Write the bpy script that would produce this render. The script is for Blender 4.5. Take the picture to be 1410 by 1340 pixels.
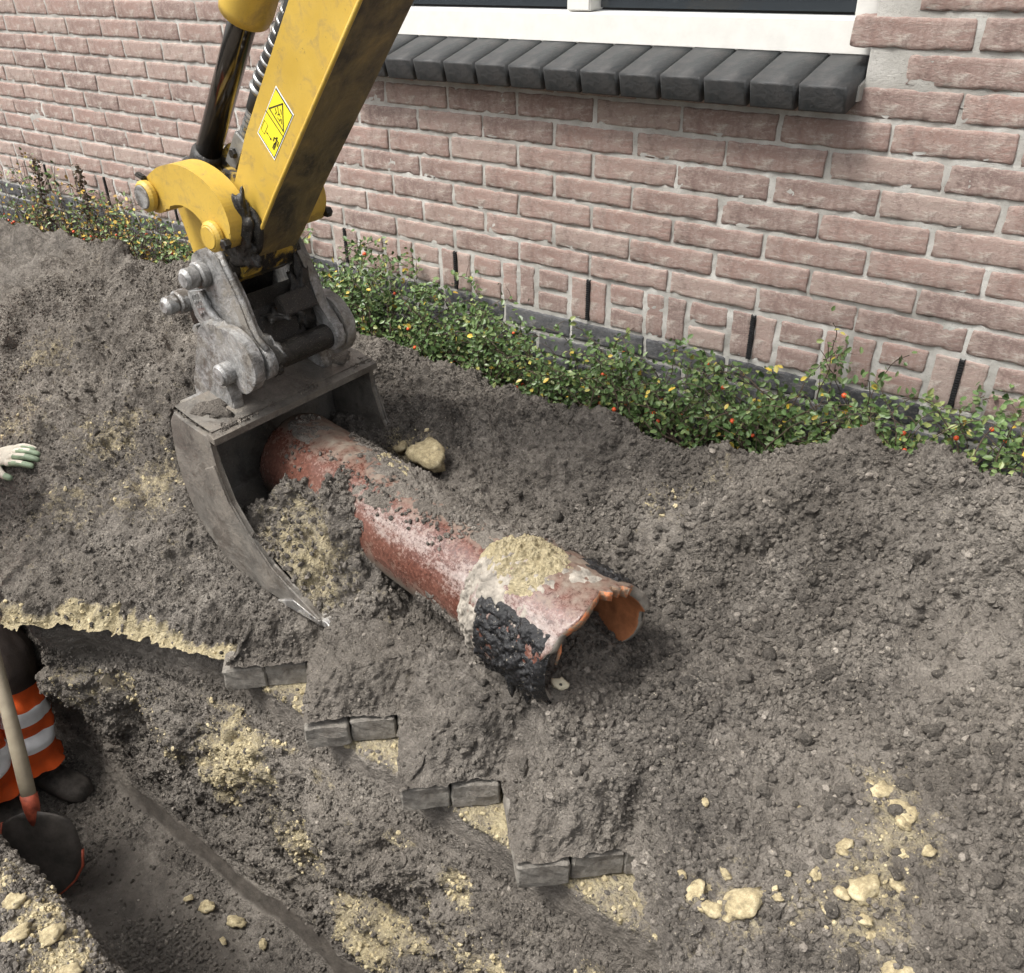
import bpy, bmesh, math, random
import numpy as np
from mathutils import Vector, Matrix, Euler, noise as mnoise

for o in list(bpy.data.objects): bpy.data.objects.remove(o, do_unlink=True)
scene = bpy.context.scene
COL = scene.collection
random.seed(7)
RNG = np.random.default_rng(11)

# ------------------------------------------------------------------ camera
# World: X runs along the brick wall, Y points into the wall (its face is Y=0), Z up.
# Z=0 is the bed joint on top of the soldier band; the pavement lies at Z=-0.665.
yaw, pitch, roll = -0.7313413, 0.5906381, -0.0541535
fw = Vector((math.sin(yaw)*math.cos(pitch), math.cos(yaw)*math.cos(pitch), -math.sin(pitch)))
rt = Vector((math.cos(yaw), -math.sin(yaw), 0)); up = rt.cross(fw)
rt2 = rt*math.cos(roll) + up*math.sin(roll); up2 = rt2.cross(fw)
cam_d = bpy.data.cameras.new('camera'); cam = bpy.data.objects.new('camera', cam_d); COL.objects.link(cam)
cam.matrix_world = Matrix((( rt2.x, up2.x, -fw.x, 1.34215), (rt2.y, up2.y, -fw.y, -2.05791),
                           (rt2.z, up2.z, -fw.z, 0.82168), (0, 0, 0, 1)))
cam_d.sensor_width = 36; cam_d.lens = 36*1284.77/1410
cam_d.shift_x = 70/1410; cam_d.shift_y = 70/1410
cam_d.clip_start = 0.05; cam_d.clip_end = 500
scene.camera = cam

# ------------------------------------------------------------------ light: bright overcast
SUN_EL, SUN_AZ = math.radians(60), math.radians(212)      # azimuth measured from +Y clockwise
world = bpy.data.worlds.new('World'); scene.world = world; world.use_nodes = True
wn = world.node_tree; wn.nodes.clear()
sky = wn.nodes.new('ShaderNodeTexSky'); sky.sky_type = 'NISHITA'; sky.sun_disc = False
sky.sun_elevation = SUN_EL; sky.sun_rotation = SUN_AZ; sky.dust_density = 6; sky.ozone_density = 1; sky.air_density = 1
hs = wn.nodes.new('ShaderNodeHueSaturation'); hs.inputs['Saturation'].default_value = 0.22
bg = wn.nodes.new('ShaderNodeBackground'); bg.inputs['Strength'].default_value = 0.10
wo = wn.nodes.new('ShaderNodeOutputWorld')
wn.links.new(sky.outputs[0], hs.inputs['Color']); wn.links.new(hs.outputs[0], bg.inputs[0]); wn.links.new(bg.outputs[0], wo.inputs[0])
sun_d = bpy.data.lights.new('sun', 'SUN'); sun_d.energy = 1.4; sun_d.angle = math.radians(15); sun_d.color = (1.0, 0.97, 0.92)
sun = bpy.data.objects.new('sun', sun_d); COL.objects.link(sun)
sv = Vector((math.sin(SUN_AZ)*math.cos(SUN_EL), math.cos(SUN_AZ)*math.cos(SUN_EL), math.sin(SUN_EL)))
sun.rotation_euler = sv.to_track_quat('Z', 'Y').to_euler(); sun.location = sv*6
scene.view_settings.view_transform = 'Standard'; scene.view_settings.look = 'None'
scene.view_settings.gamma = 1; scene.view_settings.use_curve_mapping = False
scene.view_settings.exposure = 1.32
scene.render.engine = 'CYCLES'

# ------------------------------------------------------------------ helpers
def tag(o, label=None, cat=None, group=None, kind=None):
    if label: o['label'] = label
    if cat: o['category'] = cat
    if group: o['group'] = group
    if kind: o['kind'] = kind
    return o
def empty(name, loc=(0,0,0)):
    o = bpy.data.objects.new(name, None); COL.objects.link(o); o.location = loc; o.empty_display_size = .1
    return o
def link(name, me, mat=None, parent=None, smooth=False):
    o = bpy.data.objects.new(name, me); COL.objects.link(o)
    for m in (mat if isinstance(mat, (list, tuple)) else [mat] if mat else []): me.materials.append(m)
    if smooth: me.polygons.foreach_set('use_smooth', np.ones(len(me.polygons), bool))
    if parent:
        o.parent = parent; o.matrix_parent_inverse = parent_world(parent).inverted()
    return o
def parent_world(p):
    m = p.matrix_basis.copy()
    if p.parent: m = parent_world(p.parent) @ p.matrix_parent_inverse @ m
    return m
def mesh(name, v, f):
    me = bpy.data.meshes.new(name); me.from_pydata([tuple(map(float, p)) for p in v], [], f); me.update(); return me
def np_mesh(name, V, F, attrs=None, smooth=True):
    """V (n,3), F (m,3 or 4) numpy -> mesh, fast."""
    me = bpy.data.meshes.new(name); n, m, k = len(V), len(F), F.shape[1]
    me.vertices.add(n); me.vertices.foreach_set('co', V.astype(np.float32).ravel())
    me.loops.add(m*k); me.loops.foreach_set('vertex_index', F.astype(np.int32).ravel())
    me.polygons.add(m); me.polygons.foreach_set('loop_start', np.arange(0, m*k, k, dtype=np.int32))
    try: me.polygons.foreach_set('loop_total', np.full(m, k, np.int32))
    except Exception: pass
    me.polygons.foreach_set('use_smooth', np.full(m, smooth))
    for a, val in (attrs or {}).items():
        at = me.attributes.new(a, 'FLOAT', 'POINT'); at.data.foreach_set('value', val.astype(np.float32).ravel())
    me.update(calc_edges=True); return me
def grid_faces(nu, nv):
    i = np.arange(nu*nv).reshape(nu, nv)
    return np.stack([i[:-1,:-1], i[1:,:-1], i[1:,1:], i[:-1,1:]], -1).reshape(-1, 4)
def from_bm(name, bm, mat, parent=None, smooth=False):
    bmesh.ops.recalc_face_normals(bm, faces=bm.faces)
    me = bpy.data.meshes.new(name); bm.to_mesh(me); bm.free(); return link(name, me, mat, parent, smooth)
def bm_plate(bm, outline, y0, y1, bevel=0.004, seg=2):
    """closed XZ outline extruded from y0 to y1"""
    a = [bm.verts.new((x, y0, z)) for x, z in outline]; b = [bm.verts.new((x, y1, z)) for x, z in outline]
    n = len(a); fs = [bm.faces.new(a), bm.faces.new(b[::-1])]
    for i in range(n): fs.append(bm.faces.new((a[i], b[i], b[(i+1)%n], a[(i+1)%n])))
    if bevel:
        ed = list({e for f in fs[:2] for e in f.edges})
        bmesh.ops.bevel(bm, geom=ed, offset=bevel, segments=seg, affect='EDGES', profile=0.6)
def rounded(pts, n=3):
    """closed Catmull-Rom through the outline"""
    P_ = [Vector(p) for p in pts]; m = len(P_); out = []
    for i in range(m):
        a, b, c, d = P_[i-1], P_[i], P_[(i+1) % m], P_[(i+2) % m]
        for k in range(n):
            t = k/n; q = .5*((2*b)+(c-a)*t+(2*a-5*b+4*c-d)*t*t+(3*b-a-3*c+d)*t**3); out.append((q.x, q.y))
    return out
def plate(name, outline, y0, y1, mat, parent, bevel=0.004, smooth=False):
    bm = bmesh.new(); bm_plate(bm, outline, y0, y1, bevel); return from_bm(name, bm, mat, parent, smooth)
def frame_of(d):
    d = Vector(d).normalized(); a = Vector((0,0,1)) if abs(d.z) < .9 else Vector((1,0,0))
    s = d.cross(a).normalized(); return d, s, s.cross(d)
def bm_tube(bm, pts, rad, seg=14, caps=True, wob=0.0):
    """tube along pts; rad scalar or list; rounded only by its radii"""
    pts = [Vector(p) for p in pts]; n = len(pts); rad = rad if isinstance(rad, (list, tuple)) else [rad]*n
    rings = []; s0 = None
    for i, p in enumerate(pts):
        d = pts[min(i+1, n-1)] - pts[max(i-1, 0)]
        d = (d if d.length > 1e-7 else pts[-1]-pts[0]).normalized()
        if s0 is None: _, s, t = frame_of(d)
        else: s = (s0 - d*s0.dot(d)).normalized(); t = s.cross(d)
        s0 = s; ring = []
        for k in range(seg):
            a = 2*math.pi*k/seg; r = rad[i]*(1+wob*(mnoise.noise(Vector((p.x*9+math.cos(a), p.y*9+math.sin(a), p.z*9)))))
            ring.append(bm.verts.new(p + s*(math.cos(a)*r) + t*(math.sin(a)*r)))
        rings.append(ring)
    for i in range(n-1):
        for k in range(seg):
            bm.faces.new((rings[i][k], rings[i][(k+1)%seg], rings[i+1][(k+1)%seg], rings[i+1][k]))
    if caps: bm.faces.new(rings[0][::-1]); bm.faces.new(rings[-1])
def tube(name, pts, rad, mat, parent=None, seg=14, smooth=True, caps=True, wob=0.0):
    bm = bmesh.new(); bm_tube(bm, pts, rad, seg, caps, wob); return from_bm(name, bm, mat, parent, smooth)
def pin_y(name, x, z, y0, y1, r, mat, parent, ch=0.006, seg=28):
    """a round pin or boss along Y with chamfered ends"""
    return tube(name, [(x,y0,z),(x,y0,z),(x,y0+ch,z),(x,y1-ch,z),(x,y1,z),(x,y1,z)], [r*.55,r-ch,r,r,r-ch,r*.55], mat, parent, seg, smooth=False)
def bm_box(bm, c, s, rot=None):
    m = Matrix.Translation(c) @ (rot.to_4x4() if rot else Matrix()) @ Matrix.Diagonal((s[0], s[1], s[2], 1))
    return bmesh.ops.create_cube(bm, size=1, matrix=m)
def box(name, c, s, mat, parent=None, rot=None, bevel=0.003):
    bm = bmesh.new(); bm_box(bm, c, s, rot)
    if bevel: bmesh.ops.bevel(bm, geom=bm.edges[:], offset=bevel, segments=2, affect='EDGES')
    return from_bm(name, bm, mat, parent)

# ---- numpy noise
def _h(ix, iy, s):
    n = (ix.astype(np.int64)*374761393 + iy.astype(np.int64)*668265263 + s*1442695041) & 0xffffffff
    n = ((n ^ (n >> 13))*1274126177) & 0xffffffff
    n = ((n ^ (n >> 15))*2246822519) & 0xffffffff
    n ^= n >> 16
    return (n & 0xffffff).astype(np.float32)/16777216.0
def vn(x, y, s=0):
    fx, fy = np.floor(x), np.floor(y); u, v = (x-fx).astype(np.float32), (y-fy).astype(np.float32)
    u = u*u*u*(u*(u*6-15)+10); v = v*v*v*(v*(v*6-15)+10)
    a, b, c, d = _h(fx, fy, s), _h(fx+1, fy, s), _h(fx, fy+1, s), _h(fx+1, fy+1, s)
    return (a+(b-a)*u)*(1-v) + (c+(d-c)*u)*v - 0.5
def fbm(x, y, s=0, o=4, g=0.5):
    t = 0; a = 1
    for i in range(o):
        t = t + a*vn(x*2**i+i*17.3, y*2**i-i*9.1, s+i); a *= g
    return t
def clod(x, y, s=0, rmin=.25, rmax=.75, fill=.85):
    """overlapping rounded lumps, unit cells: max of spherical caps"""
    fx, fy = np.floor(x), np.floor(y); best = np.zeros_like(x, dtype=np.float32)
    for i in (-1, 0, 1):
        for j in (-1, 0, 1):
            cx, cy = fx+i, fy+j
            dx = cx + _h(cx, cy, s) - x; dy = cy + _h(cx, cy, s+1) - y
            rr = _h(cx, cy, s+2); r = rmin + (rmax-rmin)*rr*rr
            an = _h(cx, cy, s+4)*3.14; e = .65+.35*_h(cx, cy, s+5)
            px = dx*np.cos(an)+dy*np.sin(an); py = (-dx*np.sin(an)+dy*np.cos(an))/e
            h = np.sqrt(np.maximum(0, 1-(px*px+py*py)/(r*r)))*r
            best = np.maximum(best, np.where(_h(cx, cy, s+3) < fill, h, 0))
    return best
def block(x, y, s=0, rmin=.25, rmax=.75, fill=.85):
    """like clod, but broken angular pieces with flat tilted tops"""
    fx, fy = np.floor(x), np.floor(y); best = np.zeros_like(x, dtype=np.float32)
    for i in (-1, 0, 1):
        for j in (-1, 0, 1):
            cx, cy = fx+i, fy+j
            dx = cx + _h(cx, cy, s) - x; dy = cy + _h(cx, cy, s+1) - y
            rr = _h(cx, cy, s+2); r = rmin + (rmax-rmin)*rr
            an = _h(cx, cy, s+4)*6.28; px = dx*np.cos(an)+dy*np.sin(an); py = -dx*np.sin(an)+dy*np.cos(an)
            d = np.maximum(np.maximum(np.abs(px), np.abs(py)*1.25), np.abs(px+py)*.78)/r
            h = np.clip((1-d)*2.6, 0, 1)*r*(.75+.5*(px*(_h(cx, cy, s+5)-.5)+py*(_h(cx, cy, s+6)-.5))/r)
            best = np.maximum(best, np.where(_h(cx, cy, s+3) < fill, h, 0))
    return best
def sstep(a, b, x):
    t = np.clip((x-a)/(b-a), 0, 1); return t*t*(3-2*t)
# ------------------------------------------------------------------ materials
class NT:
    def __init__(s, name):
        s.m = bpy.data.materials.new(name); s.m.use_nodes = True; s.t = s.m.node_tree; s.n = s.t.nodes
        s.b = s.n['Principled BSDF']; s.co = s.n.new('ShaderNodeTexCoord'); s.pos = None
    def L(s, a, b): s.t.links.new(a, b)
    def noise(s, scale, detail=4, rough=.6, coord='Object', dist=0.0, stretch=None):
        n = s.n.new('ShaderNodeTexNoise'); n.inputs['Scale'].default_value = scale; n.inputs['Detail'].default_value = detail
        n.inputs['Roughness'].default_value = rough; n.inputs['Distortion'].default_value = dist
        src = s.pos or s.co.outputs[coord]
        if stretch:
            mp = s.n.new('ShaderNodeMapping'); mp.inputs['Scale'].default_value = stretch; s.L(src, mp.inputs[0]); src = mp.outputs[0]
        s.L(src, n.inputs['Vector']); return n.outputs['Fac']
    def vor(s, scale, coord='Object', feature='F1'):
        n = s.n.new('ShaderNodeTexVoronoi'); n.inputs['Scale'].default_value = scale; n.feature = feature
        s.L(s.pos or s.co.outputs[coord], n.inputs['Vector']); return n.outputs['Distance']
    def attr(s, name, kind='GEOMETRY'):
        n = s.n.new('ShaderNodeAttribute'); n.attribute_name = name; n.attribute_type = kind; return n.outputs['Fac']
    def objrand(s):
        n = s.n.new('ShaderNodeObjectInfo'); return n.outputs['Random']
    def ramp(s, fac, stops, interp='LINEAR'):
        r = s.n.new('ShaderNodeValToRGB'); cr = r.color_ramp; cr.interpolation = interp
        while len(cr.elements) < len(stops): cr.elements.new(.5)
        for e, (p, c) in zip(cr.elements, stops):
            e.position = p; e.color = (c, c, c, 1) if not isinstance(c, (tuple, list)) else (*c, 1)
        s.L(fac, r.inputs[0]); return r.outputs[0]
    def mix(s, fac, a, b, mode='MIX'):
        n = s.n.new('ShaderNodeMix'); n.data_type = 'RGBA'; n.blend_type = mode
        for k, v in ((0, fac), (6, a), (7, b)):
            if hasattr(v, 'links'): s.L(v, n.inputs[k])
            elif k == 0: n.inputs[0].default_value = v
            else: n.inputs[k].default_value = (*v, 1)
        return n.outputs[2]
    def math(s, op, a, b=0.0, clamp=False):
        n = s.n.new('ShaderNodeMath'); n.operation = op; n.use_clamp = clamp
        for k, v in ((0, a), (1, b)):
            if hasattr(v, 'links'): s.L(v, n.inputs[k])
            else: n.inputs[k].default_value = v
        return n.outputs[0]
    def bump(s, h, strength=.4, dist=.003, prev=None):
        n = s.n.new('ShaderNodeBump'); n.inputs['Strength'].default_value = strength; n.inputs['Distance'].default_value = dist
        s.L(h, n.inputs['Height'])
        if prev is not None: s.L(prev, n.inputs['Normal'])
        return n.outputs[0]
    def out(s, col=None, rough=None, nrm=None, metal=None, spec=None):
        for k, v in (('Base Color', col), ('Roughness', rough), ('Normal', nrm), ('Metallic', metal), ('Specular IOR Level', spec)):
            if v is None: continue
            if hasattr(v, 'links'): s.L(v, s.b.inputs[k])
            else: s.b.inputs[k].default_value = (*v, 1) if isinstance(v, tuple) else v
        return s.m

SOIL_D, SOIL_M, SOIL_L = (.060,.053,.046), (.172,.153,.132), (.335,.303,.262)
SAND_D, SAND_L = (.42,.345,.20), (.68,.585,.375)
def soil_mat(name, sandy=True, dark=1.0, inst=False):
    k = NT(name)
    if inst: k.pos = k.n.new('ShaderNodeNewGeometry').outputs['Position']
    tone = k.attr('tone', 'INSTANCER' if inst else 'GEOMETRY'); a = k.noise(4, 6, .66); b = k.noise(38, 5, .7); c = k.noise(260, 3, .7)
    f = k.math('ADD', k.math('MULTIPLY', a, .40), k.math('ADD', k.math('MULTIPLY', b, .36), k.math('MULTIPLY', c, .24)))
    sc = lambda t: tuple(x*dark for x in t)
    col = k.ramp(f, [(.38, sc(SOIL_D)), (.50, sc(SOIL_M)), (.62, sc(SOIL_L))])
    col = k.mix(k.ramp(k.noise(1.7, 4, .6), [(.42, 0.0), (.62, .38)]), col, (.30,.265,.222)); col = k.mix(k.ramp(k.noise(2.6, 5, .65), [(.50, 0.0), (.64, .40)]), col, (.085,.072,.060))
    if not sandy: col = k.mix(1.0, col, k.ramp(tone, [(0.0, .48), (.6, .78), (.95, .95), (1.0, 1.5)]), 'MULTIPLY')
    if inst: col = k.mix(k.math('GREATER_THAN', tone, 1.5), col, k.ramp(k.noise(60, 3, .7), [(.35, SAND_D), (.65, SAND_L)]))
    # scattered pale grit
    gr = k.ramp(k.vor(150), [(.14, 1.0), (.24, 0.0)]); gm = k.ramp(k.noise(55, 2), [(.50, 0.0), (.62, 1.0)])
    col = k.mix(k.math('MULTIPLY', k.math('MULTIPLY', gr, gm), .75), col, (.44,.39,.30))
    if sandy:
        s = k.attr('sand'); e = k.noise(95, 4, .75); e2 = k.noise(22, 3, .6)
        t = k.math('ADD', s, k.math('ADD', k.math('MULTIPLY', k.math('SUBTRACT', e, .5), 1.1), k.math('MULTIPLY', k.math('SUBTRACT', e2, .5), 1.0)))
        m = k.ramp(t, [(.30, 0.0), (.50, .45), (.85, 1.0)])
        sc2 = k.ramp(k.noise(60, 4, .7), [(.3, SAND_D), (.7, SAND_L)])
        col = k.mix(k.math('MULTIPLY', m, .92), col, sc2)
    sl = k.attr('slick')
    hb = k.math('ADD', k.math('ADD', k.math('MULTIPLY', k.noise(210, 4, .8), .9), k.math('MULTIPLY', k.noise(60, 6, .75), 2.2)), k.math('ADD', k.math('MULTIPLY', k.vor(130), -.9), k.math('MULTIPLY', k.vor(300), -.5)))
    bs = k.math('SUBTRACT', 1.0, k.math('MULTIPLY', sl, .75))
    n = k.n.new('ShaderNodeBump'); n.inputs['Distance'].default_value = .0075; k.L(bs, n.inputs['Strength']); k.L(hb, n.inputs['Height'])
    rough = k.math('SUBTRACT', .97, k.math('MULTIPLY', sl, .22))
    col = k.mix(k.math('MULTIPLY', sl, .92), col, k.ramp(k.noise(24, 5, .7), [(.35, (.030,.0255,.0215)), (.65, (.070,.060,.050))]))
    if inst: n.inputs['Distance'].default_value = .0035
    return k.out(col, rough, n.outputs[0], spec=.3)
M = {}
M['soil'] = soil_mat('soil')
M['clod'] = soil_mat('soil_clod', sandy=False)
M['crumb'] = soil_mat('soil_crumb', sandy=False, inst=True)
def sand_lump():
    k = NT('yellow_sand'); c = k.ramp(k.noise(55, 6, .78), [(.34, (.19,.16,.11)), (.46, (.34,.28,.165)), (.64, (.56,.48,.31))])
    p = k.ramp(k.vor(75), [(.10, 1.0), (.2, 0.0)]); pm = k.ramp(k.noise(30, 2), [(.55, 0.0), (.62, 1.0)])
    c = k.mix(k.math('MULTIPLY', k.math('MULTIPLY', p, pm), .8), c, SOIL_M)
    return k.out(c, .95, k.bump(k.noise(240, 5, .75), .8, .004), spec=.25)
M['sand'] = sand_lump()
def brick_m(name, lo, mid, hi, eff=.5):
    k = NT(name); r = k.objrand()
    base = k.ramp(r, [(0.0, lo), (.5, mid), (1.0, hi)])
    v = k.noise(24, 7, .78); base = k.mix(k.ramp(v, [(.45, 0.0), (.58, .8)]), base, hi); base = k.mix(k.ramp(k.noise(33, 6, .8), [(.51, 0.0), (.62, .65)]), base, lo)
    st = k.noise(48, 6, .8, stretch=(.45, 1, 1.6)); base = k.mix(k.ramp(st, [(.52, 0.0), (.68, eff)]), base, (.60,.545,.48))
    pk = k.ramp(k.vor(260), [(.10, 1.0), (.2, 0.0)]); pm = k.ramp(k.noise(70, 2), [(.54, 0.0), (.62, .7)])
    base = k.mix(k.math('MULTIPLY', pk, pm), base, (.16,.11,.09))
    h = k.math('ADD', k.math('MULTIPLY', k.noise(42, 8, .82, stretch=(.6, 1, 1.5)), 1.8), k.math('MULTIPLY', k.noise(170, 5, .85), 1.1))
    return k.out(base, .93, k.bump(h, .8, .0042), spec=.25)
M['brick'] = brick_m('red_brick', (.255,.186,.164), (.37,.252,.216), (.43,.34,.297), .85)
M['dark_brick'] = brick_m('dark_brick', (.060,.061,.066), (.092,.093,.098), (.14,.14,.144), .3)
def mortar():
    k = NT('mortar'); c = k.ramp(k.noise(9, 4, .6), [(.35, (.34,.325,.295)), (.52, (.46,.445,.41)), (.66, (.60,.585,.545))])
    c = k.mix(k.ramp(k.noise(230, 2, .8), [(.58, 0.0), (.72, .6)]), c, (.24,.225,.2))
    return k.out(c, .97, k.bump(k.math('ADD', k.noise(420, 4, .8), k.noise(110, 4, .7)), .7, .003), spec=.2)
M['mortar'] = mortar()
def glaze_tile():
    k = NT('dark_glazed_sill'); c = k.ramp(k.noise(30, 4), [(.3, (.018,.022,.024)), (.7, (.055,.053,.052))])
    return k.out(c, .55, k.bump(k.noise(60, 6, .75), .7, .004))
M['glaze'] = glaze_tile()
def plain(name, col, rough=.6, metal=0.0, var=.25, scale=25, bump=.15, spec=.5):
    k = NT(name); lo = tuple(c*(1-var) for c in col); hi = tuple(min(1, c*(1+var)) for c in col)
    return k.out(k.ramp(k.noise(scale, 5, .65), [(.3, lo), (.7, hi)]), rough, k.bump(k.noise(scale*6, 3), bump, .002), metal, spec)
M['white_frame'] = plain('window_paint', (.72,.71,.67), .4, var=.06)
M['vent'] = plain('black_vent', (.02,.02,.021), .5)
M['concrete'] = (lambda k: k.out(k.mix(k.ramp(k.noise(17, 6, .75), [(.44, 0.0), (.58, .9)]), k.ramp(k.noise(55, 5, .7), [(.35, (.19,.173,.15)), (.66, (.34,.315,.275))]), k.ramp(k.noise(70, 5, .7), [(.4, (.13,.115,.098)), (.62, (.29,.26,.222))])), .95,
      k.bump(k.math('ADD', k.noise(260, 4, .75), k.math('MULTIPLY', k.noise(45, 6, .75), 2)), .9, .006), spec=.25))(NT('concrete_paver'))
def glass():
    k = NT('window_glass'); k.b.inputs['Base Color'].default_value = (.03,.035,.04,1); k.b.inputs['Roughness'].default_value = .04
    k.b.inputs['Specular IOR Level'].default_value = .8; return k.m
M['glass'] = glass()
# machine
def yellow():
    k = NT('yellow_paint'); c = k.ramp(k.noise(7, 4), [(.3, (.47,.305,.045)), (.7, (.57,.385,.07))])
    d = k.noise(26, 6, .72, dist=.6); c = k.mix(k.ramp(d, [(.52, 0.0), (.66, .6)]), c, (.27,.19,.075))
    ch = k.ramp(k.noise(62, 6, .85, dist=.4), [(.645, 0.0), (.665, 1.0)]); c = k.mix(ch, c, (.035,.03,.026))
    fine = k.ramp(k.noise(260, 4, .85), [(.54, 0.0), (.70, .45)]); c = k.mix(fine, c, (.28,.2,.08))
    return k.out(c, k.ramp(d, [(.4, .36), (.7, .7)]), k.bump(k.math('SUBTRACT', k.noise(60, 3), ch), .25, .001))
M['yellow'] = yellow()
def greasy():
    k = NT('greasy_yellow_paint'); d = k.noise(17, 7, .75, dist=.8)
    c = k.ramp(d, [(.44, (.018,.016,.014)), (.50, (.05,.04,.025)), (.54, (.38,.25,.04)), (.64, (.60,.40,.05))])
    return k.out(c, k.ramp(d, [(.45, .28), (.6, .5)]), k.bump(k.noise(120, 6, .8), .8, .006))
M['greasy'] = greasy()
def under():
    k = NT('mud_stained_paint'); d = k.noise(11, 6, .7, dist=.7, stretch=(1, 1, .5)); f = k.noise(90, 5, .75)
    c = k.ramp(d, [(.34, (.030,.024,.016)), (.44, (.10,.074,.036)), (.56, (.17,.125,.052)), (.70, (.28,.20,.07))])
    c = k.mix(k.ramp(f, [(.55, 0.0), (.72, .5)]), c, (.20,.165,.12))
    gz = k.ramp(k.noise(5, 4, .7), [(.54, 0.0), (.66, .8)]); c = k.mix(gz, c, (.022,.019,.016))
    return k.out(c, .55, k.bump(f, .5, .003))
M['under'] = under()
def steel(name, a, b, mud, rough=.5, metal=.35, sc=9):
    k = NT(name); c = k.ramp(k.noise(sc*2.2, 8, .78, dist=.6), [(.36, a), (.62, b)])
    m = k.ramp(k.noise(sc, 6, .7, dist=.5), [(.47, 0.0), (.62, .9)]); c = k.mix(m, c, mud)
    sp = k.ramp(k.noise(sc*28, 3, .8), [(.60, 0.0), (.70, .7)]); c = k.mix(sp, c, (.36,.31,.24))
    mt = k.math('MULTIPLY', k.math('SUBTRACT', 1.0, m), metal)
    gm = k.ramp(k.noise(sc*1.3, 7, .8, dist=.3), [(.54, 0.0), (.60, .85)]); c = k.mix(gm, c, (.105,.09,.075) if mud[0] > .05 else (.02,.017,.014))
    return k.out(c, k.ramp(m, [(0.0, rough), (1.0, .9)]), k.bump(k.math('ADD', k.noise(sc*14, 5, .75), m), .55, .003), mt)
M['steel'] = steel('worn_grey_steel', (.075,.074,.071), (.43,.425,.415), (.20,.18,.152), .42, .25, 10)
M['steel_dark'] = steel('greasy_dark_steel', (.006,.0055,.005), (.020,.018,.0155), (.030,.0255,.021), .32, .1, 12)
M['bucket'] = steel('muddy_bucket_steel', (.10,.092,.082), (.21,.195,.172), (.17,.148,.122), .42, .25, 7)
M['bright'] = steel('polished_edge_steel', (.32,.31,.30), (.55,.54,.52), (.2,.18,.15), .28, .8, 14)
M['chrome'] = (lambda k: k.out(k.ramp(k.noise(20, 4), [(.3, (.055,.05,.045)), (.7, (.12,.11,.10))]), .14, k.bump(k.noise(40, 2), .03, .001), .85))(NT('oily_rod'))
M['rubber'] = plain('black_rubber', (.018,.018,.018), .65, var=.4, scale=60)
M['fitting'] = plain('zinc_fitting', (.35,.35,.34), .35, .7, var=.35, scale=40)
M['st_white'] = plain('sticker_white', (.80,.80,.78), .4, var=.04)
M['st_yellow'] = plain('sticker_yellow', (.86,.72,.035), .4, var=.05)
M['st_black'] = plain('sticker_black', (.03,.027,.02), .45, var=.1)
# pipe
def pipe_m():
    k = NT('red_glazed_clay'); c = k.ramp(k.noise(120, 5, .8), [(.36, (.045,.019,.013)), (.50, (.108,.042,.030)), (.64, (.175,.077,.056))])
    big = k.noise(6, 4); c = k.mix(k.ramp(big, [(.45, 0.0), (.7, .25)]), c, (.20,.115,.088))
    w = k.attr('lime_glint'); e = k.noise(120, 6, .85); e2 = k.noise(22, 5, .75, stretch=(.35, 1, 1))  # mask of the lime powder and the highlight put into the colour
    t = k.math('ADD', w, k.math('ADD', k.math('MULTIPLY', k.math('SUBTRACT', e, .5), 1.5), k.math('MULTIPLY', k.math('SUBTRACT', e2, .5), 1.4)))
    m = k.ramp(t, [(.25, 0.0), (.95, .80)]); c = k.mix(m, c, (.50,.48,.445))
    d = k.attr('dirt'); td = k.math('ADD', d, k.math('MULTIPLY', k.math('SUBTRACT', k.noise(30, 5, .8), .5), 1.6))
    md = k.ramp(td, [(.20, 0.0), (.70, .94)]); c = k.mix(md, c, (.19,.165,.13))
    r = k.math('ADD', k.math('MULTIPLY', m, .35), k.math('ADD', .22, k.math('MULTIPLY', md, .5)), True)
    return k.out(c, r, k.bump(k.math('ADD', e, k.noise(320, 3)), .3, .0018))
M['pipe'] = pipe_m()
M['pipe_in'] = plain('orange_clay_inside', (.40,.155,.065), .6, var=.45, scale=22)
M['pipe_rim'] = (lambda k: k.out(k.ramp(k.noise(38, 5, .7), [(.40, (.20,.17,.13)), (.50, (.34,.20,.12)), (.56, (.60,.20,.08))]), .9, k.bump(k.noise(160, 4), .7, .004)))(NT('broken_orange_clay'))
M['tar'] = (lambda k: k.out(k.mix(k.ramp(k.noise(110, 5, .85), [(.625, 0.0), (.66, 1.0)]), (.011,.011,.012), (.40,.35,.28)), k.ramp(k.noise(40, 4), [(.35, .12), (.65, .5)]), k.bump(k.noise(40, 6, .75), .9, .008)))(NT('black_tar'))
M['collar'] = plain('pale_mortar_collar', (.25,.225,.19), .95, var=.5, scale=40, bump=.8)
# plants
M['leaf'] = (lambda k: k.out(k.ramp(k.objrand(), [(0, (.07,.12,.03)), (1, (.08,.13,.035))]), .45))(NT('leaf_plain'))
def leaf_m():
    k = NT('cotoneaster_leaf'); h = k.attr('hue')
    c = k.ramp(h, [(0.0, (.040,.075,.020)), (.35, (.080,.140,.042)), (.72, (.165,.225,.085)), (.80, (.36,.32,.08)), (.93, (.58,.40,.05)), (1.0, (.23,.13,.05))])
    k.b.inputs['Subsurface Weight'].default_value = 0.0
    return k.out(c, .42, spec=.45)
M['leaf'] = leaf_m()
M['twig'] = plain('twig_bark', (.085,.06,.042), .85, var=.5, scale=60)
M['berry'] = plain('red_berry', (.68,.10,.03), .3, var=.2, scale=80)
M['deadleaf'] = plain('withered_leaf', (.10,.075,.05), .9, var=.6, scale=50)
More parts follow.
